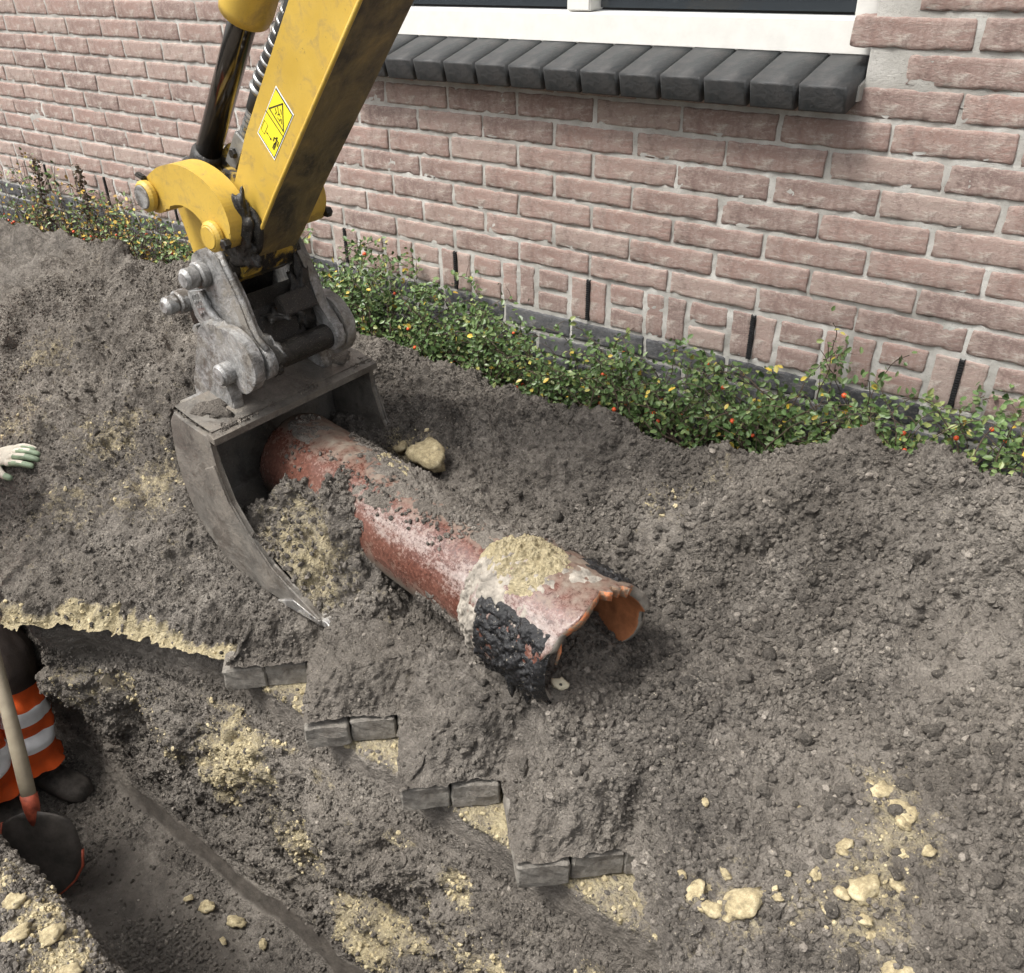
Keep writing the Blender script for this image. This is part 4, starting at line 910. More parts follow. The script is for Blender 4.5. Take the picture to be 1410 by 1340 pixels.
# bucket cylinder rod with its eye
rodb, rodt = Vector((-.598,-.73,.335)), Vector((-.19,-.73,.885)); rd = (rodt-rodb).normalized()
rod = tube('cylinder_rod', [rodb+rd*.03, rodt], .029, M['chrome'], exc, 32)
pin_y('rod_eye', rodb.x, rodb.z, -.758, -.702, .050, M['steel_dark'], rod)
tube('rod_collar', [rodb+rd*.035, rodb+rd*.035, rodb+rd*.07, rodb+rd*.08], [.01,.037,.037,.031], M['steel_dark'], rod, 28)
tube('cylinder_barrel', [rodb+rd*.42, rodb+rd*.42, rodb+rd*.44, rodb+rd*1.0], [.03,.052,.055,.055], M['yellow'], exc, 32)
# hydraulic fitting and hose on the back of the arm
hb = Vector((-.425, -.735, .405)); hd = Vector((.10,0,.125)).normalized()
fit = box('hose_block', hb+hd*.01, (.038,.045,.085), M['fitting'], exc, Matrix.Rotation(math.atan2(hd.x, hd.z), 3, 'Y'))
pin_y('port_plug', hb.x+.004, hb.z+.006, -.766, -.755, .011, M['steel_dark'], fit, .002, 6)
for k in range(6): tube('hose_ferrule', [hb+hd*(.058+k*.0115), hb+hd*(.058+k*.0115), hb+hd*(.066+k*.0115), hb+hd*(.066+k*.0115)], [.01,.0195-.001*(k % 2),.0195,.01], M['fitting'], fit, 6 if k == 1 else 18, smooth=False)
hose = tube('hydraulic_hose', [hb+hd*.12, hb+hd*.16, hb+hd*.22+Vector((.004,-.01,0)), hb+hd*.34+Vector((.03,-.012,.01)), hb+hd*.6+Vector((.06,-.01,.02)), hb+hd*1.1+Vector((.1,0,.06))], [.022,.024,.021,.021,.021,.021], M['rubber'], exc, 18)
for k in range(9): tube('hose_guard', [hb+hd*(.17+k*.022)+Vector((.002+k*.002,-.006,0)), hb+hd*(.178+k*.022)+Vector((.002+k*.002,-.006,0))], .0265, M['fitting'], hose, 16)
plate('cylinder_lug', [(-.56,.375),(-.50,.415),(-.455,.40),(-.43,.345),(-.40,.30),(-.44,.28),(-.49,.33)], -.715, -.675, M['greasy'], exc, .004)
plate('cylinder_lug', [(-.46,.36),(-.425,.385),(-.395,.375),(-.375,.33),(-.41,.30)], -.79, -.765, M['greasy'], exc, .004)
# quick coupler
cpl = empty('quick_coupler', (-.42, -.73, 0)); cpl.parent = exc; cpl.matrix_parent_inverse = parent_world(exc).inverted()
CPL = [(-.540,.160),(-.527,.190),(-.497,.212),(-.460,.222),(-.430,.214),(-.409,.180),(-.372,.112),(-.345,.036),(-.312,.010),(-.299,-.012),(-.300,-.040),(-.318,-.058),(-.351,-.064),(-.42,-.05),(-.50,-.03),(-.535,.02),(-.565,.06),(-.572,.10),(-.556,.13)]
for y0, y1 in ((-.85,-.822),(-.638,-.610)):
    near = y0 < -.7; pl = plate('side_plate', rounded(CPL), y0, y1, M['steel'], cpl, .006)
    if near:
        tube('edge_weld', [(-.43,y0+.012,.217),(-.41,y0+.012,.181),(-.373,y0+.012,.113),(-.346,y0+.012,.037),(-.314,y0+.012,.012)], .008, M['steel'], pl, 8, wob=.25)
        blob('grease', (-.33,y1+.004,-.012), (.05,.010,.05), M['steel_dark'], pl, 3, .4, 12)
        for (x, z, r) in ((-.486,.162,.031), (-.592,.078,.028)):
            bo = pin_y('pin_boss', x, z, -.872, -.848 if x > -.55 else -.78, r, M['steel'], pl, .004); pin_y('pin_end', x, z, -.908, -.868, r*.78, M['steel'], pl, .008)
        bm = bmesh.new(); bm_plate(bm, [(-.556,.109),(-.499,.123),(-.476,.092),(-.530,.053)], -.854, -.851, .001, 1); tg = from_bm('type_plate', bm, M['fitting'], pl)
        bm = bmesh.new()                                   # embossed illegible rows on the plate
        for r_ in range(4):
            for q in range(5):
                cx, cz = -.545+.011*q+.008*r_, .099+.0035*q-.012*r_; bm_box(bm, Vector((cx, -.8545, cz)), (.006, .002, .005))
        from_bm('embossing', bm, M['steel'], pl)
        tube('grease_line', [(-.50,-.857,.12),(-.478,-.86,.08),(-.455,-.858,.06),(-.44,-.856,.05)], [.008,.009,.009,.012], M['steel'], pl, 10)
bm = bmesh.new(); bm_plate(bm, [(-.55,.02),(-.44,.10),(-.40,.075),(-.375,.01),(-.36,-.03),(-.42,-.045),(-.50,-.03)], -.824, -.636, .004); from_bm('cross_body', bm, M['steel_dark'], cpl)
bm = bmesh.new(); bm_plate(bm, [(-.56,.10),(-.535,.14),(-.50,.12),(-.53,.04),(-.56,.05)], -.824, -.636, .004); from_bm('rear_cross_body', bm, M['steel_dark'], cpl)
pin_y('front_tube', -.340, -.026, -.832, -.625, .030, M['steel_dark'], cpl, .002); pin_y('front_pin', -.398, -.042, -.925, -.53, .026, M['steel'], cpl)
pin_y('arm_pin', -.430, .175, -.840, -.62, .026, M['steel_dark'], cpl); pin_y('tip_pin', -.545, .115, -.840, -.62, .022, M['steel_dark'], cpl)
pin_y('rear_pin', -.592, .078, -.80, -.60, .024, M['steel_dark'], cpl)
plate('hook_plate', [(-.635,.085),(-.585,.115),(-.55,.08),(-.552,.02),(-.56,-.06),(-.565,-.14),(-.61,-.135),(-.642,-.06),(-.66,.02)], -.80, -.775, M['steel_dark'], cpl, .005)
plate('hook_plate', [(-.635,.085),(-.585,.115),(-.55,.08),(-.552,.02),(-.56,-.06),(-.565,-.14),(-.61,-.135),(-.642,-.06),(-.66,.02)], -.685, -.66, M['steel_dark'], cpl, .005)
tube('hook_bolt', [(-.60,-.83,-.005),(-.60,-.80,-.005)], [.013,.013], M['steel'], cpl, 6, smooth=False)
box('lock_block', Vector((-.36,-.70,.075)), (.025,.10,.05), M['steel_dark'], cpl, Matrix.Rotation(-.5, 3, 'Y'))
blob('grease_lump', (-.385,-.66,.05), (.02,.03,.10), M['steel_dark'], cpl, 4, .6, 16); blob('grease_lump', (-.40,-.72,.055), (.06,.06,.012), M['steel_dark'], cpl, 4, .6, 14)
# bucket
bkt = empty('bucket', (-.3, -.73, -.5)); bkt.parent = exc; bkt.matrix_parent_inverse = parent_world(exc).inverted()
OUTER = [(-.372,-.162),(-.44,-.150),(-.50,-.132),(-.522,-.160),(-.528,-.21),(-.536,-.27),(-.530,-.335),(-.510,-.405),(-.470,-.465),(-.42,-.508),(-.373,-.532),(-.284,-.552),(-.193,-.556),(-.067,-.553)]
INNER = [(-.372,-.162),(-.370,-.233),(-.342,-.325),(-.29,-.395),(-.227,-.465),(-.168,-.500),(-.115,-.518),(-.067,-.546)]
Y0, Y1 = -1.0, -.465
for y0, y1 in ((Y0, Y0+.016), (Y1-.016, Y1)):
    sp = plate('side_wall', OUTER + INNER[::-1][1:-1], y0, y1, M['bucket'], bkt, .004)
    yo = (y0-.006, y0+.001) if y0 < -.8 else (y1-.001, y1+.006)
    edge = INNER[1:]; off = []
    for i, p in enumerate(edge):
        a = Vector(edge[max(0, i-1)]); b = Vector(edge[min(len(edge)-1, i+1)]); d = (b-a).normalized(); off.append((p[0]-(-d.y)*-.034*(1-.55*i/len(edge)), p[1]-(d.x)*-.034*(1-.55*i/len(edge))))
    off = [(p[0]-.040*(1-.6*i/len(edge)), p[1]-.020*(1-.9*i/len(edge))) for i, p in enumerate(edge)]
    plate('side_cutter', [(x+.002, z+.002) for x, z in edge] + off[::-1], yo[0], yo[1], M['bucket'], sp, .0025)
    plate('cutter_tip', [(-.215,-.5555),(-.15,-.525),(-.062,-.5475),(-.062,-.558)], yo[0]-.002, yo[1]+.002, M['bright'], sp, .002)
# curved back sheet
def sheet(name, prof, y0, y1, th, mat, parent, ny=24, amp=.0015):
    pr = [Vector((p[0], p[1])) for p in prof]; V, F = [], []; n = len(pr)
    nr = []
    for i in range(n):
        d = (pr[min(i+1, n-1)]-pr[max(i-1, 0)]).normalized(); nr.append(Vector((-d.y, d.x)))
    for sgn in (0, 1):
        for i in range(n):
            for j in range(ny+1):
                y = y0+(y1-y0)*j/ny; w = amp*mnoise.noise(Vector((pr[i].x*12, y*12, pr[i].y*12))); q = pr[i]+nr[i]*(sgn*th+w); V.append((q.x, y, q.y))
    k = n*(ny+1); id_ = lambda s, i, j: s*k+i*(ny+1)+j
    for i in range(n-1):
        for j in range(ny): F.append((id_(0,i,j), id_(0,i+1,j), id_(0,i+1,j+1), id_(0,i,j+1))); F.append((id_(1,i,j+1), id_(1,i+1,j+1), id_(1,i+1,j), id_(1,i,j)))
    for j in range(ny): F.append((id_(0,0,j), id_(0,0,j+1), id_(1,0,j+1), id_(1,0,j))); F.append((id_(0,n-1,j+1), id_(0,n-1,j), id_(1,n-1,j), id_(1,n-1,j+1)))
    o = link(name, mesh(name, V, F), mat, parent); bm = bmesh.new(); bm.from_mesh(o.data); bmesh.ops.recalc_face_normals(bm, faces=bm.faces); bm.to_mesh(o.data); bm.free(); return o
sheet('back_shell', OUTER, Y0+.008, Y1-.008, -.014, M['bucket'], bkt)
bm = bmesh.new(); bm_plate(bm, [(-.374,-.150),(-.352,-.160),(-.352,-.176),(-.374,-.172),(-.385,-.160)], Y0, Y1, .004); from_bm('top_lip', bm, M['bucket'], bkt)
bm = bmesh.new(); bm_plate(bm, [(-.20,-.566),(-.19,-.552),(-.05,-.548),(-.035,-.556),(-.05,-.566)], Y0, Y1, .003); from_bm('cutting_edge', bm, M['bright'], bkt)
EAR = [(-.500,.020),(-.479,.056),(-.456,.066),(-.426,.060),(-.392,.062),(-.360,.056),(-.332,.040),(-.308,.010),(-.300,-.025),(-.312,-.058),(-.340,-.082),(-.368,-.090),(-.380,-.076),(-.376,-.050),(-.388,-.034),(-.408,-.030),(-.424,-.042),(-.430,-.070),(-.416,-.105),(-.408,-.145),(-.44,-.152),(-.52,-.142),(-.556,-.150),(-.560,-.115),(-.540,-.07)]
for y0, y1 in ((-.892,-.860),(-.602,-.570)):
    er = plate('ear', rounded(EAR), y0, y1, M['steel'], bkt, .007)
    box('ear_foot', Vector((-.475, (y0+y1)/2-(.03 if y0 < -.7 else -.03), -.150)), (.13,.10,.022), M['steel'], er, Matrix.Rotation(.18, 3, 'Y'))
    blob('mud', (-.46, (y0+y1)/2-(.05 if y0 < -.7 else -.05), -.140), (.06,.05,.016), M['soil'], er, 3, .5, 10)
# soil carried in the bucket
U, Wg = np.meshgrid(np.linspace(-.50, .135, 230), np.linspace(-.992, -.52, 170), indexing='ij')
ze = np.interp(U, [-.52,-.40,-.372,-.342,-.29,-.227,-.168,-.115,-.067,.0,.14], [-.44,-.43,-.40,-.36,-.395,-.450,-.490,-.515,-.545,-.56,-.60])
top = np.interp(U, [-.52,-.42,-.36,-.31,-.25,-.12,.0,.06,.14], [-.47,-.46,-.40,-.31,-.275,-.255,-.30,-.40,-.58])
w = sstep(-.995, -.885, Wg); zz = ze + (top-ze)*w*(.92+.3*fbm(U*9, Wg*9, 800, 2)) - .15*sstep(-.80, -.60, Wg)*sstep(-.4, -.2, U)
zz = zz + .040*fbm(U*11, Wg*11, 810, 3)
for _ in range(2): zz[1:-1, 1:-1] = (zz[:-2, 1:-1]+zz[2:, 1:-1]+zz[1:-1, :-2]+zz[1:-1, 2:])/4
sandp = .30*np.exp(-((U+.17)/.11)**2-((Wg+.95)/.05)**2)+.34*np.exp(-((U+.10)/.08)**2-((Wg+.965)/.05)**2)+.22*np.exp(-((U+.25)/.06)**2-((Wg+.96)/.05)**2)+.12
b3 = np.stack([U, Wg, zz], -1); arc = np.cumsum(np.hypot(np.gradient(Wg, axis=1), np.gradient(zz, axis=1)), 1); nb3 = normals(b3); nb3 = nb3*np.sign(nb3[..., 2:3])
v = (b3 + nb3*((crumbs(U, arc, 820, 1.4)*1.25-.012)*sstep(-.992, -.975, Wg))[..., None]).reshape(-1, 3)
pile = link('soil_pile', np_mesh('soil_pile', v, grid_faces(230, 170), {'sand': sandp, 'slick': np.zeros_like(U)}), M['soil'])
tag(pile, 'grey and sandy soil heaped in the bucket against the pipe', 'soil', kind='stuff')
pp = np.concatenate([v[RNG.integers(0, len(v), 7000)], plug_pts[RNG.integers(0, n_p, 3500)]]); rr_ = .0014+.007*RNG.random(len(pp))**3.2; pp[:, 2] += rr_*.2
crumb_cover('pile_crumbs', pp, rr_, 'crumbs of soil on the bucket load and in the pipe mouth')
# dirt lying on the flat steel of the bucket and along the top of the pipe
n = 5200; bx = RNG.uniform(-.515, -.362, n); by = RNG.uniform(-.99, -.475, n)
bz = np.interp(bx, [-.522,-.50,-.44,-.372,-.355], [-.150,-.130,-.148,-.150,-.158])
kp = fbm(bx*16, by*16, 990, 3) + .25*sstep(-.40, -.50, bx) + .2*(RNG.random(n)-.5) > .10; bp = np.stack([bx, by, bz], 1)[kp]
n = 9000; px = RNG.uniform(.02, .98, n); pt_ = RNG.normal(-.25, .55, n); pr_ = rf(px)+.002
kp = fbm(px*9, pt_*1.6, 995, 3) + .35*sstep(.2, .5, px)*np.exp(-((pt_+.3)/.5)**2) + .2*(RNG.random(n)-.5) > .16
lp = np.stack([px, -pr_*np.sin(pt_), pr_*np.cos(pt_), np.ones(n)], 1)[kp] @ np.array(PM).T
n = 900; sx = RNG.uniform(-.52, -.12, n); sz = np.interp(sx, [-.52,-.43,-.34,-.2,-.1], [-.30,-.43,-.49,-.53,-.545])+RNG.uniform(0, .14, n)*np.interp(sx, [-.5,-.1], [1, .1])
allp = np.concatenate([bp, lp[:, :3]]); crumb_cover('dirt_crumbs', allp, .0011+.0050*RNG.random(len(allp))**4, 'crumbs of dirt lying on the bucket top and along the pipe')
# ------------------------------------------------------------------ lumps of yellow sand
def sand_lumps():
    rr = random.Random(5); mes = []
    for i in range(8):
        mes.append(lump_mesh(50+i, 3))
    def put(x, y, r, label, z=None, sink=.42, group='lumps of yellow sand on the soil', fl=.75):
        lv, lf = rr.choice(mes); lv = lv*np.array([r*rr.uniform(.95, 1.25), r*rr.uniform(.8, 1), r*fl])
        lv = lv*(1 + .16*np.array([mnoise.noise(Vector((float(a)*130+x*50, float(b)*130, float(c)*130))) + .6*mnoise.noise(Vector((float(a)*300, float(b)*300+x*50, float(c)*300))) for a, b, c in lv]))[:, None]
        o = link('sand_lump', np_mesh('sand_lump', lv, lf), M['sand'])
        z = surf_z(x, y) if z is None else z
        o.location = (x, y, z+r*fl*(.8-2*sink*.8)); o.rotation_euler = (rr.uniform(-.3, .3), rr.uniform(-.3, .3), rr.uniform(0, 6.3))
        tag(o, label, 'sand lump', group)
    put(-.135, -.525, .050, 'largest yellow sand lump, lying on the soil right behind the pipe', sink=.12, fl=.85)
    big = 'pale yellow lump of sand lying on the crumbly soil'
    for x, y, r in ((1.048,-1.092,.030),(1.009,-1.120,.019),(1.191,-.969,.026),(1.167,-.992,.014),(.974,-1.11,.016),(1.15,-.809,.016),(1.128,-.80,.010),(1.187,-.825,.016),(1.206,-.829,.016),(1.201,-.848,.014),
                    (1.139,-.923,.013),(1.142,-.941,.009),(.911,-.973,.009),(.984,-1.085,.010),(1.12,-.987,.010),(1.236,-.94,.012),(1.226,-1.021,.012),(1.21,-1.012,.013),(1.091,-1.06,.009),(1.279,-1.054,.020),(.94,-1.094,.008),(.997,-1.053,.008),
                    (-.255,-.50,.022),(-.215,-.53,.015),(-.29,-.52,.014),(1.16,-1.03,.009),(1.08,-1.01,.008),(1.25,-.87,.012),(1.05,-.9,.007)):
        put(x, y, r, big)
    for x, y, r in ((-.168,-1.363,.022),(-.269,-1.384,.020),(-.06,-1.36,.014),(-.33,-1.40,.012),(-.15,-1.42,.009)):
        put(x, y, r, 'yellowish sand lump lying on the trench floor', z=-1.405, group='sand lumps on the trench floor')
    for x, y, r in ((-.02,-1.83,.020),(.10,-1.82,.022),(.19,-1.84,.024),(-.12,-1.83,.014),(.05,-1.86,.02)):
        put(x, y, r, 'yellow sand lump on the near edge of the trench', z=-.655, group='sand lumps on the near trench edge', sink=.6)
sand_lumps()
# pebble with a hole lying in front of the broken socket
v, f = lump_mesh(77, 3); pb = link('pebble', np_mesh('pebble', v*np.array([1, .8, .55])*.016, f), plain('pale_pebble', (.50,.45,.33), .7, var=.12))
pb.location = (.586, -.953, -.419); pb.rotation_euler = (.7, .3, .4); tag(pb, 'flat pale yellow pebble with a dark spot before the pipe mouth', 'pebble')
hm = link('hollow', np_mesh('hollow', (v*np.array([.16, .16, .10])+np.array([.05, -.1, .40]))*.016, f), M['st_black'], pb); hm.matrix_parent_inverse = Matrix(); hm.location = (0,0,0)
# shard of pipe sticking out of the trench wall
sh = link('pipe_shard', mesh('pipe_shard', [(-.012,0,-.035),(.012,.004,-.035),(.020,.002,.0),(.006,0,.040),(-.010,-.002,.015),(-.012,.010,-.035),(.012,.014,-.035),(.020,.012,.0),(.006,.010,.040),(-.010,.008,.015)],
     [(0,1,2,3,4),(9,8,7,6,5),(0,5,6,1),(1,6,7,2),(2,7,8,3),(3,8,9,4),(4,9,5,0)]), plain('pale_shard', (.46,.40,.30), .7, var=.2))
sh.location = (-.715, -1.275, -.915); sh.rotation_euler = (.3, .1, .5); tag(sh, 'pale broken pipe shard sticking out of the dark trench wall', 'shard')

# ------------------------------------------------------------------ worker in the trench (mostly left of the picture)
def skin(name, pts, edges, rad, mat, parent, root=0, sub=2):
    me = bpy.data.meshes.new(name); me.from_pydata([tuple(p) for p in pts], edges, []); me.update()
    o = bpy.data.objects.new(name, me); COL.objects.link(o)
    o.modifiers.new('skin', 'SKIN').use_smooth_shade = True
    for i, v in enumerate(me.skin_vertices[0].data):
        r = rad[i]; v.radius = r if isinstance(r, (tuple, list)) else (r, r); v.use_root = i in (root if isinstance(root, (list, tuple)) else [root])
    sb = o.modifiers.new('sub', 'SUBSURF'); sb.levels = sub; sb.render_levels = sub
    bpy.context.view_layer.update(); dg = bpy.context.evaluated_depsgraph_get(); nm = bpy.data.meshes.new_from_object(o.evaluated_get(dg)); o.modifiers.clear()
    old = o.data; o.data = nm; bpy.data.meshes.remove(old); nm.name = name
    nm.materials.clear()
    for m in (mat if isinstance(mat, list) else [mat]): nm.materials.append(m)
    nm.polygons.foreach_set('use_smooth', np.ones(len(nm.polygons), bool))
    if parent: o.parent = parent; o.matrix_parent_inverse = parent_world(parent).inverted()
    return o
sock0, topH0 = Vector((-.705,-1.574,-1.135)), Vector((-1.02,-1.375,-.42))
# joints: crouching, facing +X, left hand (towards the wall) on the heap, right hand on the shovel
J_ = dict(pelvis=(-1.50,-1.49,-.66), spine=(-1.53,-1.48,-.50), chest=(-1.50,-1.46,-.30), neck=(-1.44,-1.45,-.14), head=(-1.40,-1.45,-.04), crown=(-1.40,-1.45,.08),
          shL=(-1.50,-1.28,-.22), elL=(-1.60,-1.16,-.46), wrL=(-1.420,-1.112,-.482), shR=(-1.47,-1.63,-.22), elR=(-1.30,-1.68,-.47), wrR=(-1.085,-1.50,-.475),
          hipL=(-1.48,-1.41,-.69), knL=(-1.085,-1.385,-.93), anL=(-1.040,-1.425,-1.30), hipR=(-1.48,-1.57,-.69), knR=(-1.06,-1.57,-.97), anR=(-1.045,-1.565,-1.31))
nm_ = list(J_); ix = {n: i for i, n in enumerate(nm_)}
ed = [('pelvis','spine'),('spine','chest'),('chest','neck'),('neck','head'),('head','crown'),('chest','shL'),('shL','elL'),('elL','wrL'),('chest','shR'),('shR','elR'),('elR','wrR'),('pelvis','hipL'),('hipL','knL'),('knL','anL'),('pelvis','hipR'),('hipR','knR'),('knR','anR')]
rd_ = dict(pelvis=(.15,.12), spine=(.135,.11), chest=(.16,.12), neck=.06, head=.092, crown=.075, shL=.075, elL=.052, wrL=.036, shR=.075, elR=.052, wrR=.036, hipL=.10, knL=.068, anL=.05, hipR=.10, knR=.068, anR=.05)
person = skin('person', [J_[n] for n in nm_], [(ix[a], ix[b]) for a, b in ed], [rd_[n] for n in nm_], [M['hivis'], M['skin'], M['band']], None)
for p in person.data.polygons:
    if (person.data.vertices[p.vertices[0]].co.z > -.15 and abs(p.center.y+1.45) < .12 and p.center.x > -1.53): p.material_index = 1
tag(person, 'worker in orange high visibility clothes crouching in the trench, gloved hand on the soil', 'person')
def trouser(path, rads, mats_by_t, name):
    """lofted trouser leg with folds; mats_by_t: list of (t0, t1, material index)"""
    pts = [Vector(p) for p in path]; n = 64; seg = 40; cum = [0]
    for a, b in zip(pts, pts[1:]): cum.append(cum[-1]+(b-a).length)
    V, F, MI = [], [], []
    def at(t):
        s = t*cum[-1]
        for i in range(len(pts)-1):
            if s <= cum[i+1] or i == len(pts)-2: u = (s-cum[i])/(cum[i+1]-cum[i]); return pts[i].lerp(pts[i+1], u), (rads[i]*(1-u)+rads[i+1]*u)
    s0 = None
    for i in range(n+1):
        t = i/n; c, r = at(t); d = (at(min(1, t+.04))[0]-at(max(0, t-.04))[0]).normalized()
        s = (Vector((0,1,0)) - d*d.y).normalized() if s0 is None else (s0-d*s0.dot(d)).normalized(); s0 = s; u_ = s.cross(d)
        for k in range(seg):
            a = 2*math.pi*k/seg; f = mnoise.fractal(Vector((math.cos(a)*1.3, math.sin(a)*1.3, t*11)), 1, 2, 3)
            rr_ = r*(1+.20*f+.075*math.sin(t*44+2*math.cos(a)+4*f)*sstep(.35, .95, t)); V.append(c+s*math.cos(a)*rr_+u_*math.sin(a)*rr_)
    for i in range(n):
        mi = 0
        for t0, t1, m in mats_by_t:
            if t0 <= (i+.5)/n < t1: mi = m
        for k in range(seg): F.append((i*seg+k, i*seg+(k+1)%seg, (i+1)*seg+(k+1)%seg, (i+1)*seg+k)); MI.append(mi)
    o = link(name, mesh(name, V, F), [M['hivis'], M['band'], M['kneepad']], person, True); o.data.polygons.foreach_set('material_index', np.array(MI, np.int32)); return o
hl, kl, al = Vector(J_['hipL']), Vector(J_['knL']), Vector(J_['anL']); hr, kr, ar = Vector(J_['hipR']), Vector(J_['knR']), Vector(J_['anR'])
trouser([hl, kl+Vector((-.05,0,.03)), kl, kl.lerp(al, .3), al+Vector((0,0,.03)), al+Vector((.008,0,-.01))], [.105,.085,.080,.074,.072,.076], [(.40,.66,2),(.735,.795,1),(.85,.91,1)], 'trouser_leg')
trouser([hr, kr+Vector((-.05,0,.03)), kr, kr.lerp(ar, .3), ar+Vector((0,0,.03)), ar+Vector((.008,0,-.01))], [.105,.085,.080,.076,.076,.080], [(.40,.60,2),(.66,.72,1),(.82,.89,1)], 'trouser_leg')
def boot(an, yawz, name='boot'):
    rows = [(-.085,.032,.055),(-.07,.040,.075),(-.03,.043,.105),(.01,.043,.105),(.05,.044,.080),(.09,.048,.066),(.125,.050,.060),(.15,.044,.052),(.168,.028,.040),(.174,.010,.024)]
    V, F = [], []; seg = 18; rt_ = Matrix.Rotation(yawz, 3, 'Z')
    for x, w, h in rows:
        for k in range(seg):
            a = 2*math.pi*k/seg; cy, cz = math.cos(a), math.sin(a); y = w*math.copysign(abs(cy)**.75, cy); z = h*(.5+.5*math.copysign(abs(cz)**.8, cz))
            p = rt_ @ Vector((x, y, z)); p *= 1+.05*mnoise.noise(p*30); V.append(Vector((an.x, an.y, -1.418)) + p)
    for i in range(len(rows)-1):
        for k in range(seg): F.append((i*seg+k, i*seg+(k+1)%seg, (i+1)*seg+(k+1)%seg, (i+1)*seg+k))
    F += [tuple(range(seg))[::-1], tuple(range((len(rows)-1)*seg, len(rows)*seg))]
    o = link(name, mesh(name, V, F), M['boot'], person, True)
    bm = bmesh.new(); bm_tube(bm, [(an.x, an.y, -1.34), (an.x, an.y, -1.27), (an.x, an.y, -1.22)], [.055,.052,.055], 16); from_bm('boot_shaft', bm, M['boot'], o, True); return o
boot(al+Vector((-.01,0,0)), .30); boot(ar+Vector((-.02,.0,0)), -.1)
# gloved left hand: local +X along the fingers, palm down, thumb towards -Y
def glove(W3, fx, nz, grip=False):
    fx = fx.normalized(); fy = nz.cross(fx).normalized(); fz = fx.cross(fy)
    mt = Matrix(((fx.x,fy.x,fz.x,W3.x),(fx.y,fy.y,fz.y,W3.y),(fx.z,fy.z,fz.z,W3.z),(0,0,0,1)))
    g = empty('glove'); g.matrix_world = mt; g.parent = person; g.matrix_parent_inverse = parent_world(person).inverted()
    pts, eds, rad, roots = [], [], [], []
    def chain(ps, rs):
        b = len(pts); pts.extend(Vector(p) for p in ps); rad.extend(rs); eds.extend((b+i, b+i+1) for i in range(len(ps)-1)); roots.append(b)
    chain([(-.06,0,.012),(-.02,0,.012),(.0,.0,.014),(.035,.004,.016),(.075,.004,.014)], [(.034,.026),(.031,.023),(.034,.021),(.043,.019),(.040,.014)])
    chain([(.055,-.028,.014),(.088,-.032,.018),(.120,-.034,.014),(.145,-.034,.004),(.160,-.033,-.006)], [.0115,.0110,.0105,.0098,.0082])
    chain([(.060,-.008,.016),(.094,-.010,.022),(.130,-.011,.016),(.156,-.011,.005),(.170,-.011,-.006)], [.0115,.0112,.0105,.0098,.0082])
    chain([(.058,.012,.015),(.088,.013,.020),(.120,.013,.015),(.144,.012,.004),(.157,.012,-.006)], [.0112,.0108,.0102,.0095,.008])
    chain([(.050,.032,.012),(.074,.036,.015),(.098,.037,.011),(.116,.036,.002),(.128,.035,-.006)], [.0105,.0098,.0092,.0086,.0072])
    chain([(.008,-.022,.010),(.030,-.046,.008),(.055,-.064,.004),(.080,-.072,.0),(.098,-.075,-.005)], [.0135,.0130,.0120,.0108,.0088])
    if grip:
        pts.clear(); eds.clear(); rad.clear(); roots.clear()
        chain([(-.06,0,.006),(-.02,0,.008),(.0,.0,.010),(.030,.0,.012),(.052,.0,.010)], [(.034,.026),(.031,.023),(.034,.021),(.042,.018),(.040,.014)])
        for y, q in ((-.032,1.0),(-.011,1.05),(.011,1.0),(.031,.9)):
            chain([(.040,y,.012),(.072,y,.008),(.088*q,y,-.018),(.076*q,y,-.044),(.050,y,-.050)], [.0115,.011,.0105,.0098,.0082])
        chain([(.005,-.026,.004),(.022,-.044,-.014),(.038,-.046,-.040),(.058,-.040,-.056)], [.0135,.0125,.0115,.0095])
    hand = skin('hand_shape', pts, eds, rad, [M['knit'], M['latex']], None, roots, 2)
    for p in hand.data.polygons:
        c, n = p.center, p.normal
        nn_ = mnoise.noise(c*60)*.35
        thumb = c.y < -.05
        if (c.x > .132 and not thumb) or (thumb and c.x > .072) or n.z < -.05+nn_*.6 or (c.x > .085 and n.y < -.25+nn_): p.material_index = 1
    hand.name = 'glove_cloth'; hand.parent = g
    bm = bmesh.new(); bm_tube(bm, [(-.075,0,.012),(-.055,0,.012),(-.02,0,.012),(-.012,0,.012)], [.036,.037,.034,.030], 20); cf = from_bm('cuff', bm, M['knit'], None, True); cf.parent = g
wrist = Vector((-1.365, -1.105, 0)); tipp = Vector((-1.17, -1.035, 0))
wrist.z = surf_z(wrist.x, wrist.y)+.018; tipp.z = surf_z(tipp.x, tipp.y)+.010
glove(wrist, tipp-wrist, Vector((-.05,-.45,1)))
hdir = (topH0 - sock0).normalized(); gp = sock0 + hdir*.73; toh = (gp - Vector(J_['wrR'])).normalized()
fxv = (toh - hdir*toh.dot(hdir)).normalized(); glove(gp - fxv*.050, fxv, fxv.cross(hdir) if fxv.cross(hdir).z > 0 else hdir.cross(fxv), True)
for sy in (-1, 1):
    blob('eye', (-1.312,-1.45+sy*.031,.012), (.010,.012,.008), M['st_white'], person, 2, 0, 1); blob('pupil', (-1.304,-1.45+sy*.031,.012), (.004,.005,.005), M['st_black'], person, 2, 0, 1)
    blob('ear', (-1.405,-1.45+sy*.092,.0), (.018,.010,.030), M['skin'], person, 3, .1, 9)
blob('nose', (-1.300,-1.45,-.014), (.018,.014,.024), M['skin'], person, 3, .1, 9); blob('mouth', (-1.312,-1.45,-.056), (.008,.026,.006), plain('lips', (.40,.17,.14), .5, var=.1), person, 3, .1, 9)
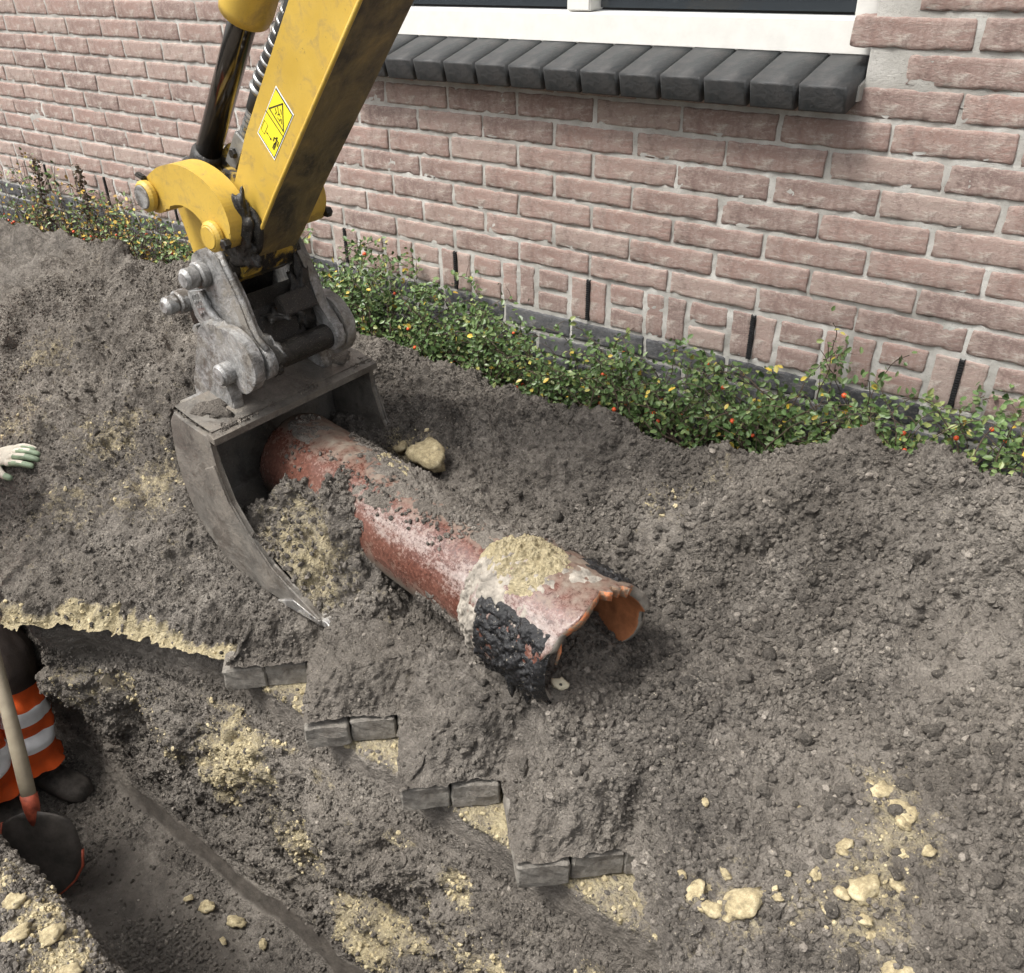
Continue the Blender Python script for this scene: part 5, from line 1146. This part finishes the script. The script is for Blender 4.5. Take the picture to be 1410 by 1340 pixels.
blob('helmet_brim', (-1.385,-1.45,.035), (.155,.118,.012), M['helmet'], person, 3, 0, 1)
hat = blob('helmet', (-1.40,-1.45,.05), (.125,.11,.085), M['helmet'], person, 3, 0, 1)
# ------------------------------------------------------------------ shovel
sock, tipS = Vector((-.705,-1.574,-1.135)), Vector((-.640,-1.640,-1.415)); topH = Vector((-1.02,-1.375,-.42)); hdv = (topH-sock).normalized()
shv = tag(empty('shovel', tipS), 'shovel with a worn wooden handle and red socket standing in the trench', 'shovel')
L_ = .86; hp = [sock+hdv*(L_*k/12)+Vector((.006*math.sin(k*.6), 0, .004*math.sin(k*.9))) for k in range(13)]
tube('handle', hp, [.0195+.001*math.sin(k) for k in range(13)], M['wood'], shv, 20)
bd = (tipS-sock).normalized(); tube('socket', [sock+hdv*.035, sock+hdv*.034, sock, sock+bd*.03, sock+bd*.06], [.019,.0225,.022,.018,.012], M['red_paint'], shv, 20)
sx_ = Vector((.72,.66,.0)); sx_ = (sx_-bd*sx_.dot(bd)).normalized(); nb = sx_.cross(bd)
rows = [(.012,.018),(.03,.060),(.05,.092),(.09,.104),(.15,.108),(.20,.100),(.24,.075),(.265,.045),(.285,.012)]
V, F = [], []; nc = 13
for s_, w in rows:
    for k in range(nc):
        u = (k/(nc-1)*2-1); V.append(sock+bd*s_+sx_*(u*w)+nb*(.020*(u*u)*(w/.1)-.01))
nF = len(rows)
F = [(i*nc+k, i*nc+k+1, (i+1)*nc+k+1, (i+1)*nc+k) for i in range(nF-1) for k in range(nc-1)]
bl = link('blade', mesh('blade', V, F), M['blade'], shv, True); so = bl.modifiers.new('solid', 'SOLIDIFY'); so.thickness = .003
rimp = [sock+bd*s_+sx_*w+nb*(.020*(w/.1)-.01) for s_, w in rows[4:]]
tube('blade_edge', rimp, [.0045]*len(rimp), M['red_paint'], bl, 8)
tube('blade_edge', [sock+bd*s_-sx_*w+nb*(.020*(w/.1)-.01) for s_, w in rows[2:5]], .0045, M['red_paint'], bl, 8)
bpy.context.view_layer.update()
